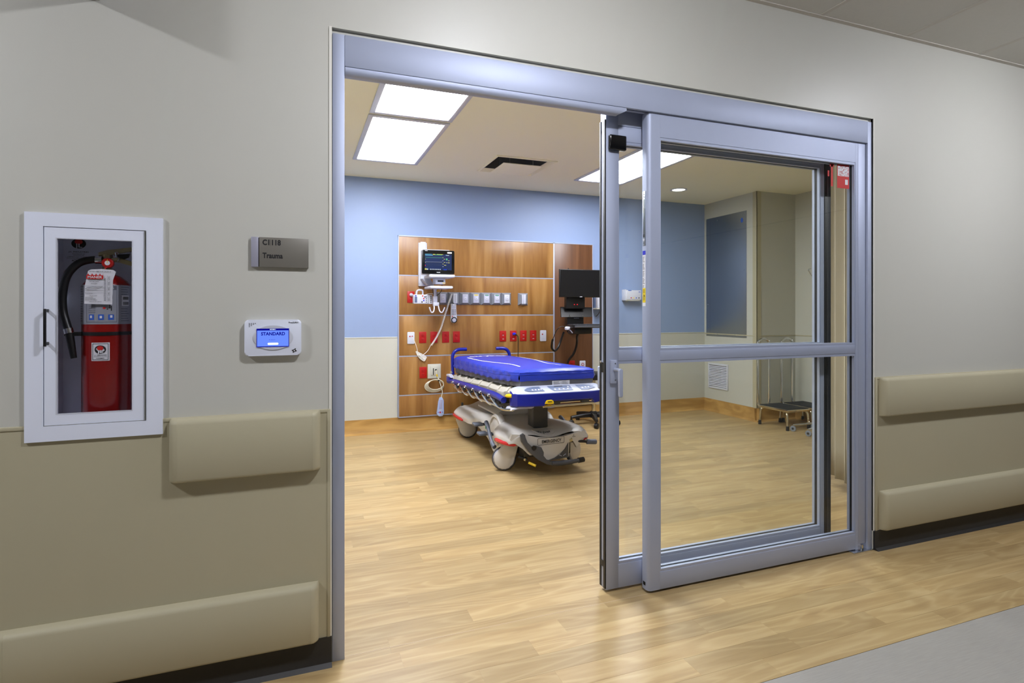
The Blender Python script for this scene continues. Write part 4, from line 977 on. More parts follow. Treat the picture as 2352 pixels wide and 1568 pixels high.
for j in range(5):
    for i in range(18): m.box((2.708+.0238*i, 5.342+.026*j, 1.119), (2.728+.0238*i, 5.362+.026*j, 1.1245))
o = m.build('keys', 'dark_grey', kb); o['kind'] = 'stuff'
sn = thing('scanner', 'white hand scanner clipped at the tray corner with black cable', 'scanner', (2.68, 5.42, 1.09))
M().prism([(2.66, 1.065), (2.655, 1.085), (2.668, 1.1), (2.70, 1.098), (2.71, 1.085), (2.69, 1.08), (2.68, 1.063)], XZ, 5.40, 5.45, .005).build('head', 'white', sn)
T('grip', [(2.69, 5.42, 1.075), (2.71, 5.41, 1.055), (2.728, 5.40, 1.03)], [.006]*9, 'plate_lilac', sn, 8, False, 4)

# ---- phone-like device on a shelf, right of the column
dv = thing('wall_charger', 'white and blue charger standing on a small ledge behind the monitor', 'device', (3.28, BY, 1.285))
B('ledge', (3.282, 5.86, 1.285), (3.46, BY-.006, 1.300), 'cream', dv, .002); B('back_plate', (3.285, 5.93, 1.30), (3.40, BY-.0005, 1.52), 'panel_bluegrey', dv, .003)
B('body', (3.245+.05, 5.87, 1.302), (3.325+.005, 5.925, 1.50), 'white', dv, .006, 3); B('screw_plate', (3.345, 5.89, 1.32), (3.40, 5.925, 1.46), 'rail_blue', dv, .006)
T('cord', [(3.318, 5.87, 1.29), (3.31, 5.86, 1.25), (3.29, 5.86, 1.22), (3.27, 5.87, 1.2)], .0045, 'cable_black', dv, 6, False, 4)
# ---- white dispenser on the blue wall
gd = thing('wall_controller', 'white wall controller box with coloured dots on the blue wall', 'controller', (3.79, BY, 1.38))
B('body', (3.70, 5.885, 1.40), (3.905, BY-.003, 1.517), 'white', gd, .006, 3); B('side_plate', (3.683, 5.90, 1.392), (3.706, BY-.0005, 1.525), 'white', gd, .004)
B('bottom_lip', (3.70, 5.89, 1.388), (3.89, BY-.003, 1.402), 'cream', gd, .003)
for x, c in ((3.76, 'print_red'), (3.795, 'print_yellow'), (3.833, 'print_blue'), (3.87, 'print_black')): M().prism(ellipse(x, 1.424, .008, .007, 14), XZ, 5.8835, 5.8855).build('dot', c, gd)
B('badge', (3.72, 5.8835, 1.508), (3.765, 5.8855, 1.516), 'print_blue', gd); B('badge', (3.865, 5.8835, 1.492), (3.893, 5.8855, 1.499), 'print_blue', gd)

# ---- steel panel + return air grille on the chase
spn = thing('steel_panel', 'tall brushed steel cover panel screwed to the chase', 'cover panel', (4.92, 5.585, .947))
B('sheet', (4.9168, 5.237, .947), (4.9199, 5.935, 2.444), 'steel', spn, .0008); B('seam', (4.9164, 5.862, .96), (4.9172, 5.864, 2.43), 'alu_dark', spn)
for y, z in [(5.90, 2.28-.31*k) for k in range(5)]+[(5.27, 2.22), (5.27, 1.75), (5.75, .975), (5.42, .97), (5.73, 2.40), (5.42, 2.41), (5.70, 2.02)]: M().lathe([(.006, 0), (.005, .003), (.001, .004)], (4.917, y, z), (-1, 0, 0), 10).build('screw', 'chrome', spn)
M().prism(ellipse(5.31, 2.34, .02, .03, 16), YZ, 4.9162, 4.9172).build('badge', 'print_blue', spn)
gr = thing('air_grille', 'white louvred return grille low on the chase', 'air vent', (4.92, 5.715, .29))
m = M()
for a, b in (((4.908, 5.538, .29), (4.9205, 5.56, .607)), ((4.908, 5.872, .29), (4.9205, 5.893, .607)), ((4.908, 5.56, .29), (4.9205, 5.872, .315)), ((4.908, 5.56, .582), (4.9205, 5.872, .607))): m.box(a, b, .002)
m.build('frame', 'white', gr); m = M(); q0 = [(5.561, .316), (5.871, .316), (5.871, .581), (5.561, .581)]
m.raw([(4.921, y, z) for y, z in q0]+[(5.099, y, z) for y, z in q0], [(4, 5, 6, 7)]+[(k, (k+1) % 4, 4+(k+1) % 4, 4+k) for k in range(4)]); m.build('duct', 'duct_metal', gr, smooth=0)
for k in range(13):
    z = .322+.0201*k; m = M(); m.prism([(4.910, z), (4.912, z-.001), (4.919, z+.012), (4.917, z+.013)], lambda u, v, w: (u, w, v), 5.56, 5.872); m.build('louvre', 'white', gr)

# ---- step stools
def step_stool(x, y, rz, label):
    t = thing('step_stool', label, 'step stool', (x, y, 0), rz, 'chrome step stools')
    def bl(nm, m, mat): return m.build(nm, mat, t, local=True)
    bl('top_frame', M().box((-.155, -.2, .19), (.155, .2, .218), .004), 'chrome_warm')
    bl('tread', M().box((-.148, -.193, .2155), (.148, .193, .223), .002), 'step_black')
    for sx_ in (-1, 1):
        for sy in (-1, 1):
            bl('leg', M().tube(cr([(sx_*.12, sy*.16, .195), (sx_*.142, sy*.178, .17), (sx_*.146, sy*.187, .12), (sx_*.148, sy*.192, .02)], 4), .0115, 10), 'chrome_warm')
            bl('foot', M().lathe([(.016, 0), (.017, .004), (.0155, .045), (.013, .048)], (sx_*.148, sy*.192, 0), n=16), 'rubber')
    bl('handle', M().tube(cr([(-.15, .195, .20), (-.165, .20, .235), (-.167, .2, .30), (-.167, .2, .86), (-.155, .2, .925), (-.09, .2, .955), (-.02, .2, .925), (-.008, .2, .86), (-.008, .2, .30), (-.008, .2, .235), (.0, .195, .20)], 5), .0125, 10), 'chrome')
    return t
step_stool(4.982, 4.755, .0, 'chrome step stool with black tread and tall loop handle, in front of the chase corner')
step_stool(5.33, 4.76, .0, 'chrome step stool with black tread, half hidden against the right wall')
# ---- IV stand
iv = thing('iv_stand', 'chrome drip stand on small grey casters behind the glass leaf', 'drip stand', (5.1, 4.36, 0))
ic = (5.1, 4.36)
M().tube([(ic[0], ic[1], .10), (ic[0], ic[1], 1.0), (ic[0], ic[1], 1.68)], .011, 12).build('pole', 'chrome', iv)
M().lathe([(.03, .085), (.03, .10), (.016, .13), (.012, .16)], (ic[0], ic[1], 0), n=20).build('hub', 'chrome', iv)
for k, (dx, dy) in enumerate(((-.235, .16), (-.285, -.075), (.02, -.26), (.255, -.08), (.06, .165))):
    a = (ic[0]+dx, ic[1]+dy)
    T('leg', [(ic[0], ic[1], .095), (ic[0]+dx*.4, ic[1]+dy*.4, .092), (ic[0]+dx*.75, ic[1]+dy*.75, .075), (a[0], a[1], .07)], .0095, 'chrome', iv, 8, False, 4)
    cs = M().lathe([(.025, -.008), (.03, -.006), (.03, .006), (.025, .008)], (a[0], a[1], .030), (1, .3, 0), 20).build('caster', 'grey_bezel', iv)
    M().lathe([(.012, -.0095), (.012, .0095)], (a[0], a[1], .030), (1, .3, 0), 14).build('hub_cap', 'black', cs); M().tube([(a[0], a[1], .072), (a[0], a[1], .038)], .006, 8).build('stem', 'chrome', cs)
for sg in (-1, 1):
    T('hook', [(ic[0], ic[1], 1.668), (ic[0]+sg*.06, ic[1], 1.672), (ic[0]+sg*.10, ic[1], 1.675), (ic[0]+sg*.125, ic[1], 1.64), (ic[0]+sg*.155, ic[1], 1.628), (ic[0]+sg*.18, ic[1], 1.655), (ic[0]+sg*.20, ic[1], 1.69), (ic[0]+sg*.165, ic[1], 1.70)], .0055, 'chrome', iv, 8, False, 4)
# ---- curtain
ct = thing('curtain', 'beige hanging curtain behind the right end of the glass leaves', 'curtain', (3.5, 2.95, .1))
def sheet(pts, z0, z1, name, mat):
    m = M(); P_ = cr([(x, y, 0) for x, y in pts], 6)
    rows = []
    for k in range(13):
        z = z0+(z1-z0)*k/12; s_ = 1.0-.28*k/12
        rows.append([(p.x, p.y, z) for p in P_])
    m.grid(rows); o = m.build(name, mat, ct, smooth=60)
    md_ = o.modifiers.new('thick', 'SOLIDIFY'); md_.thickness = .004; return o
wv = []
for k in range(13):
    t_ = k/12; wv.append((3.62-.178*t_+.022*math.sin(k*2.3), 3.13-.405*t_+.03*math.cos(k*2.3)))
sheet(wv, .10, 2.60, 'cloth', 'curtain')
sheet([(3.448, 2.735), (3.438, 2.722), (3.434, 2.71), (3.44, 2.702)], .098, 2.60, 'hem', 'curtain')
T('track', [(3.66, 3.22, 2.628), (3.55, 2.95, 2.628), (3.42, 2.66, 2.628)], .012, 'white', ct, 8)
for k in range(5): M().tube([(3.63-.045*k, 3.15-.095*k, 2.6), (3.63-.045*k, 3.15-.095*k, 2.62)], .005, 6).build('hook', 'white', ct)

# ---- rolling stool behind the bed
so = thing('rolling_stool', 'black five star rolling stool with chrome post behind the bed foot', 'stool', (3.10, 5.62, 0))
oc = (3.10, 5.62)
M().tube([(oc[0], oc[1], .10), (oc[0], oc[1], .52)], .024, 18).build('post', 'chrome_warm', so)
M().lathe([(.05, .075), (.05, .13), (.03, .145)], (oc[0], oc[1], 0), n=20).build('hub', 'black', so)
for k in range(5):
    a = math.radians(-112+72*k); d = Vector((math.cos(a), math.sin(a), 0)); n_ = Vector((-d.y, d.x, 0)); o_ = Vector((oc[0], oc[1], 0)); m = M()
    q = [(0.03, .028, .08, .128), (.15, .024, .078, .118), (.27, .018, .075, .10)]; rows = []
    for r_, w, z0, z1 in q: rows.append([tuple(o_+d*r_+n_*s_*w+Vector((0, 0, z))) for s_, z in ((-1, z0), (1, z0), (1, z1-.01), (.6, z1), (-.6, z1), (-1, z1-.01))])
    R = m.grid(rows, True); m.bm.faces.new(R[0]); m.bm.faces.new(R[-1]); m.build('arm', 'black', so)
    c_ = o_+d*.268; cs = M(); ax = (n_*.6+d*.4).normalized()
    cs.lathe([(.022, -.022), (.029, -.018), (.029, -.004), (.024, -.003), (.024, .003), (.029, .004), (.029, .018), (.022, .022)], (c_.x, c_.y, .029), tuple(ax), 20); cs.build('caster', 'black', so)
    M().tube([(c_.x, c_.y, .08), (c_.x, c_.y, .04)], .012, 8).build('caster_stem', 'black', so)
M().lathe([(.12, .50), (.185, .51), (.19, .53), (.185, .565), (.16, .575), (.001, .577)], (oc[0], oc[1], 0), n=32).build('seat', 'black', so)

# ================================================================ STRETCHER
CX = 1.83
bed = thing('stretcher', 'white and taupe hospital stretcher with blue rails and big casters', 'stretcher', (CX, 4.85, 0))
ST = [(3.998, .315, .287, .318, .262), (4.03, .338, .292, .335, .25), (4.10, .358, .302, .347, .242), (4.25, .362, .325, .347, .235), (4.38, .335, .335, .34, .215), (4.48, .27, .338, .335, .15),
      (4.56, .245, .34, .332, .11), (4.72, .245, .345, .332, .10), (4.84, .25, .35, .33, .14), (4.98, .29, .36, .325, .21), (5.12, .345, .365, .315, .212), (5.4, .362, .37, .308, .212), (5.56, .355, .365, .305, .212), (5.63, .32, .345, .295, .215)]
def interp(tab, y, k):
    for a, b in zip(tab, tab[1:]):
        if a[0] <= y <= b[0] or a[0] >= y >= b[0]:
            f = (y-a[0])/(b[0]-a[0]); f2 = f*f*(3-2*f); return a[k]+(b[k]-a[k])*f2
    return tab[0][k] if abs(y-tab[0][0]) < abs(y-tab[-1][0]) else tab[-1][k]
def shell_z(y, t):
    zc, zf = interp(ST, y, 2), interp(ST, y, 3); a = abs(t)
    if a < .62: f = a/.62; f = f*f*(3-2*f); return zc+(zf-zc)*f
    return zf-(max(0, a-.72)/.28)**2.2*.055
ys = [3.998+(5.63-3.998)*k/60 for k in range(61)]
def shell_part(t0, t1, n, skirt, name, mat, lift=0.0):
    m = M(); rows = []
    for y in ys:
        w = interp(ST, y, 1); r = []
        for k in range(n+1):
            t = t0+(t1-t0)*k/n; r.append((CX+w*t, y, shell_z(y, t)+lift))
        if skirt:
            zb_ = interp(ST, y, 4); e = r[-1]; r += [(e[0]+(.004 if t1 > 0 else -.004), y, (e[2]*2+zb_)/3), (e[0], y, zb_), (e[0]-(.05 if t1 > 0 else -.05), y, zb_-.004)]
        rows.append(r)
    R = m.grid(rows)
    if skirt:
        m.bm.faces.new(R[0]); m.bm.faces.new(R[-1])
    return m.build(name, mat, bed, smooth=50)
shell_part(-.60, .60, 22, False, 'top_cover', 'shell'); shell_part(-.60, -1, 12, True, 'side_cover', 'shell'); shell_part(.60, 1, 12, True, 'side_cover', 'shell')
B('undercarriage', (CX-.20, 4.05, .13), (CX+.20, 5.55, .26), 'black', bed, .01)
bow = lambda u, v, w: (u, w+.05*((u-CX)/.36)**2, v)
M().prism([(1.525, .262), (1.606, .212), (1.640, .172), (1.652, .163), (1.664, .168), (1.70, .165), (1.750, .155), (1.775, .125), (1.791, .112), (1.972, .12), (1.978, .13), (1.980, .239), (2.001, .264), (2.028, .235), (2.049, .190), (2.06, .190), (2.082, .225), (2.12, .244), (2.143, .262), (2.14, .318), (2.054, .308), (1.95, .292), (1.83, .286), (1.71, .297), (1.617, .320), (1.515, .328), (1.50, .29)], bow, 3.972, 4.0, .003).build('front_apron', 'shell', bed, smooth=50)
M().prism([(1.80, .118), (1.968, .126), (1.972, .238), (1.94, .19), (1.90, .155), (1.85, .13)], bow, 3.9665, 3.974).build('pedal_panel', 'dark_grey', bed)
for x, z, a in ((1.90, .143, -1), (1.935, .144, 1)): M().prism([(x-.012, z-.006*a), (x+.012, z+.006*a), (x+.012, z+.006*a+.005), (x-.012, z-.006*a+.005)], bow, 3.9645, 3.967).build('pictogram', 'plate_lilac', bed)
M().prism([(1.569, .326), (1.59, .338), (1.605, .325), (1.61, .30), (1.619, .267), (1.658, .227), (1.672, .222), (1.694, .237), (1.733, .224), (1.752, .186), (1.744, .16), (1.773, .124), (1.817, .113), (1.85, .097), (1.825, .082), (1.781, .09), (1.708, .13), (1.633, .199), (1.58, .273)], bow, 3.945, 3.968, .004).build('steer_pedal', 'dark_grey', bed, smooth=45)
M().prism(ellipse(1.672, .226, .018, .018, 16), bow, 3.940, 3.947).build('pedal_boss', 'black', bed)
M().tube(cr([(1.82, 3.95, .096), (1.90, 3.94, .094), (2.0, 3.95, .094), (2.08, 3.965, .096)], 4), [.018]*4+[.02]*4+[.016]*5, 12).build('foot_bar', 'dark_grey', bed)
M().tube([(2.05, 3.96, .095), (2.10, 3.967, .097)], .0205, 12).build('bar_end', 'black', bed)
M().tube([(1.97, 4.02, .243), (2.10, 4.0, .232), (2.15, 3.99, .228)], .011, 10).build('lever_rod', 'black', bed)
M().tube(cr([(2.14, 3.99, .229), (2.15, 3.988, .228), (2.20, 3.98, .225), (2.222, 3.977, .224)], 3), [.014, .02, .021, .021, .021, .021, .021, .021, .019, .012], 14).build('lever_grip', 'pedal_grey', bed)
M().tube([(1.985, 4.0, .252), (2.01, 4.0, .258)], .02, 14).build('lever_boss', 'brass', bed)
# badge and lettering
m = M(); fz = lambda x, y: shell_z(y, (x-CX)/interp(ST, y, 1))
oval = [(1.815+.095*math.cos(2*PI*k/36), 4.11+.075*math.sin(2*PI*k/36)) for k in range(36)]
m.tube([(x, y, fz(x, y)+.0012) for x, y in oval], .0014, 5, True); m.build('badge_ring', 'shell', bed)
M().text('stryker', lambda u, v: (1.758+u, 4.085+v, fz(1.758+u, 4.085+v)+.002), .05, .12, 'L', .025).build('lettering', 'print_black', bed)
by = lambda x: 3.9705+.05*((x-CX)/.36)**2
M().text('EMERGENCY', lambda u, v: (1.745+u, by(1.745+u)-.0008, .250+v+.02*u), .023, .165, 'L', .02).build('lettering', 'print_black', bed)
m = M(); rr = rrect(1.712, 1.935, .238, .288, .006, 3); m.tube([(x, by(x)-.0008, z+.02*(x-1.745)) for x, z in rr], .0013, 5, True); m.build('label_frame', 'print_black', bed)
m = M(); m.text('Release', lambda u, v: (2.01+u, by(2.01+u)-.0012, .277+v), .007, .03, 'L', .02); m.prism(ellipse(2.022, .291, .004, .003, 8), bow, 3.9695, 3.971); o = m.build('small_print', 'print_black', bed); o['kind'] = 'stuff'
# columns
B('column', (CX-.064, 4.19, .325), (CX+.064, 4.31, .61), 'column_grey', bed, .006); B('column', (CX-.064, 5.08, .35), (CX+.064, 5.2, .61), 'column_grey', bed, .006)
M().prism([(CX-.19, .355), (CX-.14, .385), (CX+.14, .385), (CX+.19, .355), (CX+.19, .34), (CX-.19, .34)], XZ, 4.72, 5.28, .004).build('rear_housing', 'shell', bed)
m = M()
for dx, dy, w in ((-.16, 5.1, .03), (-.16, 5.02, .04), (-.16, 4.94, .05), (-.1, 5.0, .012), (-.05, 5.12, .012), (-.06, 5.0, .02), (-.05, 4.94, .02), (-.06, 4.88, .02)): m.box((CX+dx, dy, .385), (CX+dx+w, dy+.012, .3858))
o = m.build('small_print', 'print_black', bed); o['kind'] = 'stuff'
# centre wheel covers
for sg in (-1, 1):
    o_ = (CX+sg*.19, 4.6, .208)
    M().lathe([(.165, .0), (.172, .01), (.170, .05), (.160, .062), (.145, .062), (.140, .045)], o_, (sg, 0, 0), 40, cap=False).build('wheel_arch', 'shell', bed)
    M().lathe([(.142, .0), (.142, .045), (.12, .055), (.06, .062), (.001, .064)], o_, (sg, 0, 0), 40).build('wheel_cover', 'shell', bed)
    M().tube(cr([(CX+sg*.345, 4.55, .325), (CX+sg*.35, 4.50, .305), (CX+sg*.355, 4.44, .265), (CX+sg*.36, 4.38, .215), (CX+sg*.36, 4.33, .185), (CX+sg*.355, 4.30, .172)], 4), [.018]*6+[.015]*8+[.018]*7, 12).build('brake_pedal', 'pedal_grey', bed)
    M().tube([(CX+sg*.352, 4.43, .245), (CX+sg*.22, 4.43, .24)], .010, 10).build('pedal_shaft', 'dark_grey', bed)
    for y, z, mt_, L in ((4.485, .295, 'print_green', .02), (4.36, .205, 'red_plastic', .02)): B('pedal_mark', (CX+sg*.369, y-.006, z-.012), (CX+sg*.372, y+.006, z+.012), mt_, bed)
    for y, z in ((4.80, .262), (4.66, .208)):
        M().box((CX+sg*.30, y-.045, z-.014), (CX+sg*.385, y+.045, z+.014), .011, 3).build('pump_pedal', 'pedal_grey', bed); M().tube([(CX+sg*.31, y, z-.003), (CX+sg*.18, y+.02, z-.02)], .012, 8).build('pedal_arm', 'black', bed)
# casters
def caster(x, y, ang, off, ztop):
    """ang: heading of the wheel axle; off: side on which the fork rises"""
    n_ = Vector((math.cos(ang), math.sin(ang), 0)); u_ = Vector((-n_.y, n_.x, 0)); c_ = Vector((x, y, 0))
    f = lambda u, v, w: tuple(c_+u_*u+Vector((0, 0, v))+n_*w)
    wh = M().lathe([(.072, -.017), (.088, -.016), (.095, -.008), (.095, .008), (.088, .016), (.072, .017)], (x, y, .095), tuple(n_), 44, cap=False).build('caster_wheel', 'tyre', bed)
    pol = hull(ellipse(0, .095, .080, .080, 36)+[(off*.02, ztop), (off*.115, ztop), (off*.118, ztop-.03)])
    M().prism(pol, f, -.030, .030, .008, 3).build('caster_cover', 'shell', bed, smooth=50)
    M().lathe([(.083, -.026), (.086, -.021), (.086, .021), (.083, .026)], (x, y, .095), tuple(n_), 44, cap=False).build('rim', 'plate_lilac', wh)
A_ = math.radians(-109)
caster(1.527, 4.225, A_, 1, .235); caster(1.585, 5.44, A_, -1, .21); caster(2.165, 4.285, math.radians(-60), -1, .235); caster(2.09, 5.40, math.radians(-70), -1, .21)
for sg in (-1, 1):
    M().tube(cr([(CX+sg*.235, 4.01, .247), (CX+sg*.315, 4.03, .25), (CX+sg*.352, 4.08, .252), (CX+sg*.366, 4.17, .25), (CX+sg*.366, 4.26, .246)], 4), [.008]*3+[.0165]*12+[.010, .006], 12).build('bumper_strip', 'red_lens', bed)
    M().tube(cr([(CX+sg*.366, 5.22, .222), (CX+sg*.37, 5.38, .222), (CX+sg*.362, 5.54, .222), (CX+sg*.325, 5.62, .222)], 4), [.008, .012]+[.0155]*10+[.009], 12).build('bumper_strip', 'red_lens', bed)
    M().lathe([(.012, 0), (.012, .03), (.006, .036)], (CX+sg*.27, 5.56, .30), n=14).build('rear_knob', 'black', bed)
for p0, p1, mt_ in (((1.60, 4.1, .13), (1.66, 4.06, .115), 'black'), ((1.655, 4.02, .10), (1.70, 3.985, .08), 'yellow'), ((1.63, 4.05, .12), (1.64, 4.04, .117), 'brass')): M().tube([p0, p1], .010, 10).build('hose_fitting', mt_, bed)
# litter frame
LZ = [(3.94, .660), (4.4, .640), (5.7, .585)]
def lz(y): return interp([(a, b) for a, b in LZ], y, 1)
m = M(); rows = []
for k in range(25):
    y = 3.96+1.74*k/24; z = lz(y)
    rows.append([(CX-.285, y, z-.055), (CX-.335, y, z-.035), (CX-.34, y, z-.012), (CX-.318, y, z+.016), (CX-.27, y, z+.03), (CX+.27, y, z+.03), (CX+.318, y, z+.016), (CX+.34, y, z-.012), (CX+.335, y, z-.035), (CX+.285, y, z-.055)])
R = m.grid(rows, True); m.bm.faces.new(R[0]); m.bm.faces.new(R[-1]); m.build('litter_deck', 'deck_beige', bed, smooth=30)
B('litter_beam', (CX-.16, 4.0, .56), (CX+.16, 5.6, .61), 'column_grey', bed, .01)
for y in (4.05, 4.25, 4.5, 4.75, 5.0, 5.25, 5.5):
    z = lz(y); M().prism([(-.345, z-.03), (-.347, z-.005), (-.325, z+.02), (-.30, z+.034), (-.29, z+.028), (-.30, z-.03)], lambda u, v, w: (CX+u, w, v), y, y+.03, .002).build('deck_rib', 'deck_beige', bed)
M().box((CX-.352, 4.12, .598), (CX-.29, 4.26, .638), .004).build('release_box', 'deck_beige', bed)
# side rails, folded down
for sg in (-1, 1):
    X = CX+sg*.40
    M().box((X-.02, 5.50, .542), (X+.02, 5.64, .605), .016, 3).build('rail_bracket', 'rail_blue', bed)
    M().prism([(5.45, .603), (5.50, .622), (5.56, .632), (5.62, .625), (5.65, .605)], lambda u, v, w: (X+w, u, v), -.019, .019, .004).build('rail_cap', 'plate_lilac', bed)
    M().tube(cr([(X, 5.60, .552), (X-sg*.002, 5.4, .572), (X, 5.0, .588), (X, 4.6, .602), (X, 4.2, .612), (X+sg*.002, 4.05, .608), (X, 3.96, .60)], 5), .0235, 14).build('rail_bar', 'rail_blue', bed)
    M().tube(cr([(X+sg*.006, 5.36, .525), (X+sg*.012, 5.2, .520), (X+sg*.014, 4.6, .530), (X+sg*.014, 4.15, .540), (X+sg*.01, 3.95, .535), (X-sg*.03, 3.84, .545)], 5), .0095, 10).build('rail_tube', 'chrome_warm', bed)
    M().tube([(X-sg*.01, 5.3, .55), (X-sg*.01, 4.05, .565)], .006, 8).build('rail_tube', 'chrome', bed)
    for k in range(6):
        y = 5.28-.225*k; z = .54+.006*k
        M().tube(cr([(X+sg*.004, y+.10, z+.024), (X+sg*.016, y+.02, z+.004), (X+sg*.02, y-.10, z-.026), (X+sg*.016, y-.155, z-.034), (X+sg*.006, y-.185, z-.026)], 4), .0088, 8).build('rail_link', 'chrome', bed)
        M().tube([(X+sg*.006, y+.1, z+.03), (X+sg*.03, y+.1, z+.03)], .010, 10).build('link_pivot', 'chrome', bed)
        M().box((X-sg*.012, y-.03, z-.012), (X+sg*.016, y+.01, z+.012), .003).build('link_bracket', 'dark_grey', bed)
    M().tube([(X-.012, 4.03, .585), (X+sg*.012, 4.03, .565)], .017, 12).build('rail_joint', 'black', bed)
M().tube(cr([(1.445, 3.955, .632), (1.452, 3.90, .640), (1.462, 3.865, .642)], 3), [.008, .012, .014, .014, .014, .014, .012], 10).build('release_lever', 'yellow', bed)
# push handles
for sg in (-1, 1):
    M().tube(cr([(CX+sg*.315, 5.765, .60), (CX+sg*.318, 5.768, .74), (CX+sg*.316, 5.768, .80), (CX+sg*.29, 5.768, .842), (CX+sg*.245, 5.768, .86), (CX+sg*.165, 5.768, .861)], 5), .0178, 14).build('push_handle', 'rail_blue', bed)
    for z in (.60, .63): M().lathe([(.012, 0), (.014, .01), (.006, .02)], (CX+sg*.335, 5.72, z), (sg, 0, 0), 12).build('push_knob', 'chrome', bed)
# foot end control board
fb = M(); xs_ = [1.456+(2.206-1.456)*k/30 for k in range(31)]
def fy(x): return 3.782+.05*(abs(x-CX)/.375)**6
rows = []
for x in xs_:
    e = min(x-1.456, 2.206-x); rd = .0 if e > .03 else .03-math.sqrt(max(0, .03**2-(.03-e)**2))
    drop = 1 if (x < 1.682 or x > 2.10) else 0
    zb_ = .568 if drop else .600
    rows.append([(x, fy(x)+rd, .658), (x, fy(x)-.003+rd, .645), (x, fy(x)-.003+rd, zb_+.008), (x, fy(x)+.004+rd, zb_), (x, 3.90, zb_), (x, 3.90, .672)])
R = fb.grid(rows, True); fb.bm.faces.new(R[0]); fb.bm.faces.new(R[-1]); fbo = fb.build('foot_board', 'rail_blue', bed, smooth=28)
tp = M(); rows = []
for k, x in enumerate(xs_):
    x = 1.462+(2.2-1.462)*k/30; e = min(x-1.462, 2.2-x); rd = 0 if e > .06 else .06-math.sqrt(max(0, .06**2-(.06-e)**2))
    rows.append([(x, fy(x)+.004+rd*.3, .656), (x, fy(x)+.006+rd*.4, .663), (x, 3.905-rd*.2, .704-rd*.45), (x, 3.925, .700-rd*.5), (x, 3.925, .655)])
R = tp.grid(rows, True); tp.bm.faces.new(R[0]); tp.bm.faces.new(R[-1]); tpo = tp.build('control_top', 'control_white', bed, smooth=40)
def ctl(x, s_): return (x, 3.79+.115*s_, .664+.0402*s_+.0022)
def pad(pts, nm, mt_, lift=0.0):
    m = M(); m.raw([(p[0], p[1]-lift*.3, p[2]+lift) for p in (ctl(*q) for q in pts)], [tuple(range(len(pts)))]); m.build(nm, mt_, tpo)
pad([(1.545, .45), (1.565, .28), (1.60, .2), (1.66, .2), (1.70, .2), (1.68, .8), (1.63, .8), (1.58, .7)], 'control_pad', 'panel_bluegrey')
pad([(1.77, .15), (1.93, .15), (1.935, .8), (1.745, .8)], 'control_pad', 'panel_bluegrey'); pad([(2.0, .15), (2.06, .15), (2.13, .4), (2.12, .6), (2.05, .8), (1.98, .8)], 'control_pad', 'panel_bluegrey')
pad([(1.80, .68), (1.87, .68), (1.87, .78), (1.80, .78)], 'display', 'print_black', .0015)
for x, s_ in ((1.61, .4), (1.635, .4), (1.66, .4), (1.68, .45), (1.79, .35), (1.825, .35), (1.86, .35), (1.895, .35), (1.91, .6), (2.02, .4), (2.05, .45), (2.075, .45)): pad([(x-.006, s_-.06), (x+.006, s_-.06), (x+.006, s_+.06), (x-.006, s_+.06)], 'control_key', 'paper', .0015)
M().prism([(1.683, .585), (1.69, .603), (1.70, .612), (1.735, .614), (1.75, .606), (1.755, .59), (1.75, .582)], XZ, 3.772, 3.83, .003).build('latch', 'yellow', bed)
B('latch_mark', (1.705, 3.770, .597), (1.737, 3.773, .603), 'print_black', bed)
M().tube([(1.68, 3.80, .562), (1.95, 3.80, .566), (2.2, 3.80, .569)], .009, 10).build('foot_rail', 'chrome_warm', bed); M().tube([(1.72, 3.83, .582), (1.95, 3.83, .585), (2.12, 3.83, .587)], .008, 8).build('foot_rail', 'chrome_warm', bed)
for x in (1.76, 2.0): B('rail_clip', (x, 3.80, .574), (x+.06, 3.84, .597), 'column_grey', bed, .003)
M().prism([(1.44, .542), (1.50, .55), (1.60, .548), (1.62, .555), (1.62, .565), (1.50, .566), (1.45, .556)], XZ, 3.83, 3.95, .003).build('rail_tip', 'plate_lilac', bed)
for x, y in ((2.19, 3.79),): M().lathe([(.004, 0), (.005, -.006)], (x, y-.002, .633), (0, 1, 0), 10).build('screw', 'brass', bed)

# ---------------------------------------------------------------- mattress
mat_ = thing('mattress', 'blue vinyl stretcher mattress with grey skirt and white print', 'mattress', (CX, 4.85, .66))
MT = [(3.925, .816, .786, .738, .695), (4.15, .813, .768, .722, .682), (4.42, .808, .750, .706, .670), (5.74, .790, .715, .676, .617)]   # y, top, seam, blue bottom, grey bottom
def mc(y): return 1.851-(y-3.925)/1.815*.041
def mx(y):                                  # half width, pulled in a little at the ends
    e = min(y-3.925, 5.74-y); return .345-(y-3.925)/1.815*.045-(0 if e > .07 else .035*(1-e/.07)**2)
def wob(y, s_, a=1.0): return a*(.0055*math.sin(y*37+s_*2.1)+.003*math.sin(y*83+s_))
def lin_(tab, y, k):
    for a, b in zip(tab, tab[1:]):
        if a[0] <= y <= b[0]: return a[k]+(b[k]-a[k])*(y-a[0])/(b[0]-a[0])
    return tab[-1][k]
ym = [3.925+(5.74-3.925)*k/72 for k in range(73)]
def top_z(x, y):
    t = abs(x-mc(y))/mx(y); zt = lin_(MT, y, 1); e = min(y-3.925, 5.74-y)
    return zt+.012*(1-t*t)-(max(0, t-.86)/.14)**2*.014-(0 if e > .05 else .02*(1-e/.05)**2)
cov = M(); rows = []
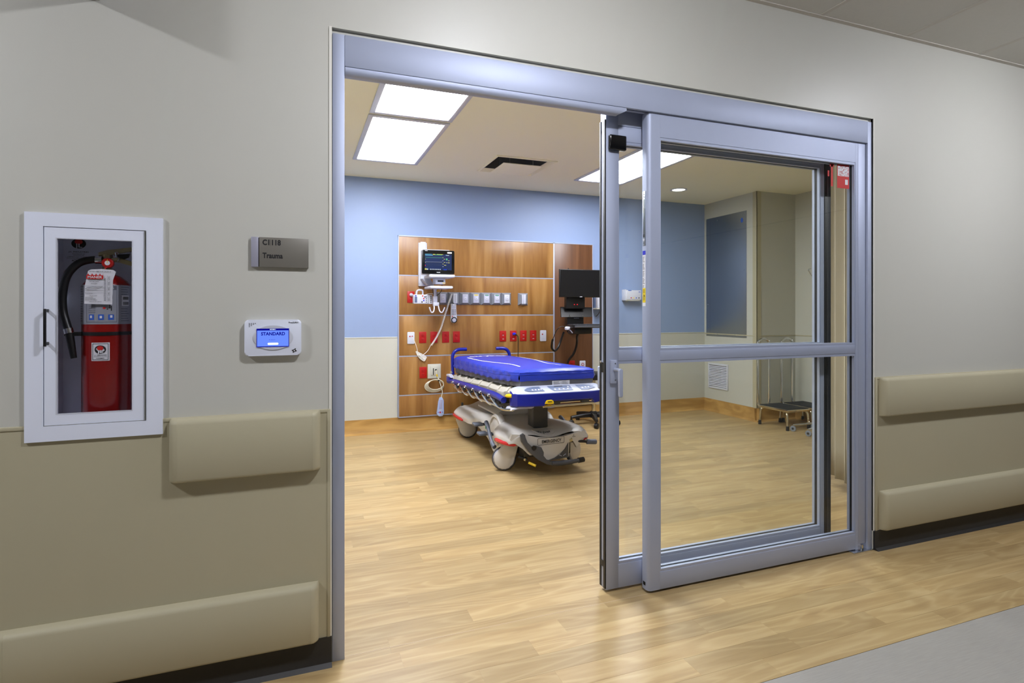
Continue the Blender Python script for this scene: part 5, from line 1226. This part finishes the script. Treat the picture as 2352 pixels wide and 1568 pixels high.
for y in ym:
    w = mx(y); zt, zs, zb_ = (lin_(MT, y, k) for k in (1, 2, 3)); r = []
    L_ = [(-w-.004+wob(y, 0), zb_+wob(y, 2, .6)), (-w-.010+wob(y, 1), (zb_+zs)/2), (-w-.003, zs), (-w-.007+wob(y, 3), (zs*2+zt)/3), (-w-.004+wob(y, 3, .5), (zs+zt*2)/3)]
    for dx, z in L_: r.append((mc(y)+dx, y, z))
    for k in range(21):
        x = mc(y)+w*(-1+2*k/20); r.append((x, y, top_z(x, y)))
    for dx, z in reversed(L_): r.append((mc(y)-dx, y, z))
    rows.append(r)
R = cov.grid(rows)
# head and foot faces with folds
def end_face(y, dirn):
    r0 = rows[0] if dirn < 0 else rows[-1]; Rr = R[0] if dirn < 0 else R[-1]
    zt, zs, zb_ = (lin_(MT, y, k) for k in (1, 2, 3)); lay = [Rr[5:26]]
    for zz, dy in ((zt-.012, .006), (zs, .004), ((zs+zb_)/2, .012), (zb_, .006)):
        l_ = []
        for k in range(21):
            x = mc(y)+mx(y)*(-1+2*k/20); l_.append(cov.bm.verts.new((x, y+dirn*(dy+.5*wob(x*1.7, zz*40)), zz+.25*wob(x*2, zz*9))))
        lay.append(l_)
    for a, b in zip(lay, lay[1:]):
        for k in range(20): cov.bm.faces.new((a[k], a[k+1], b[k+1], b[k]))
end_face(3.925, -1); end_face(5.74, 1)
cv = cov.build('cover', 'bed_blue', mat_, smooth=60)
sk_ = M(); rows2 = []
for y in ym:
    w = mx(y)-.012; zb_, zg = lin_(MT, y, 3), lin_(MT, y, 4)
    q_ = mc(y); rows2.append([(q_-w+.03, y, zg), (q_-w+wob(y, 5, 1.4), y, zg+.006), (q_-w-.006+wob(y, 6, 1.2), y, (zg+zb_)/2), (q_-w, y, zb_+.012), (q_+w, y, zb_+.012), (q_+w+.006, y, (zg+zb_)/2), (q_+w, y, zg+.006), (q_+w-.03, y, zg)])
R2 = sk_.grid(rows2, True); sk_.bm.faces.new(R2[0]); sk_.bm.faces.new(R2[-1]); sk_.build('skirt', 'bed_grey', mat_, smooth=50)
for sg in (-1, 1): M().tube([(mc(y)+sg*(mx(y)+.0035), y, lin_(MT, y, 2)) for y in ym], .0028, 6).build('piping', 'bed_blue', mat_)
M().tube([(mc(3.925)+mx(3.925)*(-1+2*k/20), 3.918+.5*wob((mc(3.925)+mx(3.925)*(-1+2*k/20))*1.7, lin_(MT, 3.925, 2)*40)*-1, lin_(MT, 3.925, 2)) for k in range(21)], .0028, 6).build('piping', 'bed_blue', mat_)
def arc(pts, w):
    P_ = cr([(x, y, 0) for x, y in pts], 8); m = M(); a = []; b = []
    for i, p in enumerate(P_):
        d = (P_[min(i+1, len(P_)-1)]-P_[max(i-1, 0)]).normalized(); n_ = Vector((-d.y, d.x, 0))*w
        a.append((p.x+n_.x, p.y+n_.y, top_z(p.x+n_.x, p.y+n_.y)+.0016)); b.append((p.x-n_.x, p.y-n_.y, top_z(p.x-n_.x, p.y-n_.y)+.0016))
    m.grid([a, b]); m.build('print_line', 'paper', mat_)
arc([(1.575, 5.42), (1.572, 5.22), (1.575, 5.0), (1.60, 4.80), (1.645, 4.58), (1.668, 4.40), (1.65, 4.19)], .0075)
arc([(2.085, 5.42), (2.088, 5.22), (2.085, 5.0), (2.06, 4.80), (2.015, 4.58), (1.992, 4.40), (2.01, 4.19)], .0075)
M().text('stryker', lambda u, v: (1.615+u, 5.44+v, top_z(1.615+u, 5.44+v)+.0018), .12, .40, 'L', .02).build('lettering', 'paper', mat_)
for sg in (-1, 1):
    m = M(); m.text('Warning  Caution', lambda u, v, sg=sg: (CX+sg*.27+(.01-v)*sg*-1, 5.36-u, top_z(CX+sg*.27, 5.36-u)+.002), .014, .36, 'L', .01); m.build('lettering', 'paper', mat_)
lb_ = B('care_label', (1.806, 3.9135, .694), (1.952, 3.9165, .732), 'paper', mat_)
m = M()
for k in range(5):
    for x0, x1 in ((1.815, 1.872), (1.886, 1.943)): m.box((x0, 3.9128, .700+.0062*k), (x1-random.uniform(0, .02), 3.9136, .7022+.0062*k))
m.box((1.8785, 3.9128, .696), (1.8795, 3.9136, .730)); o = m.build('label_print', 'print_grey', lb_); o['kind'] = 'stuff'
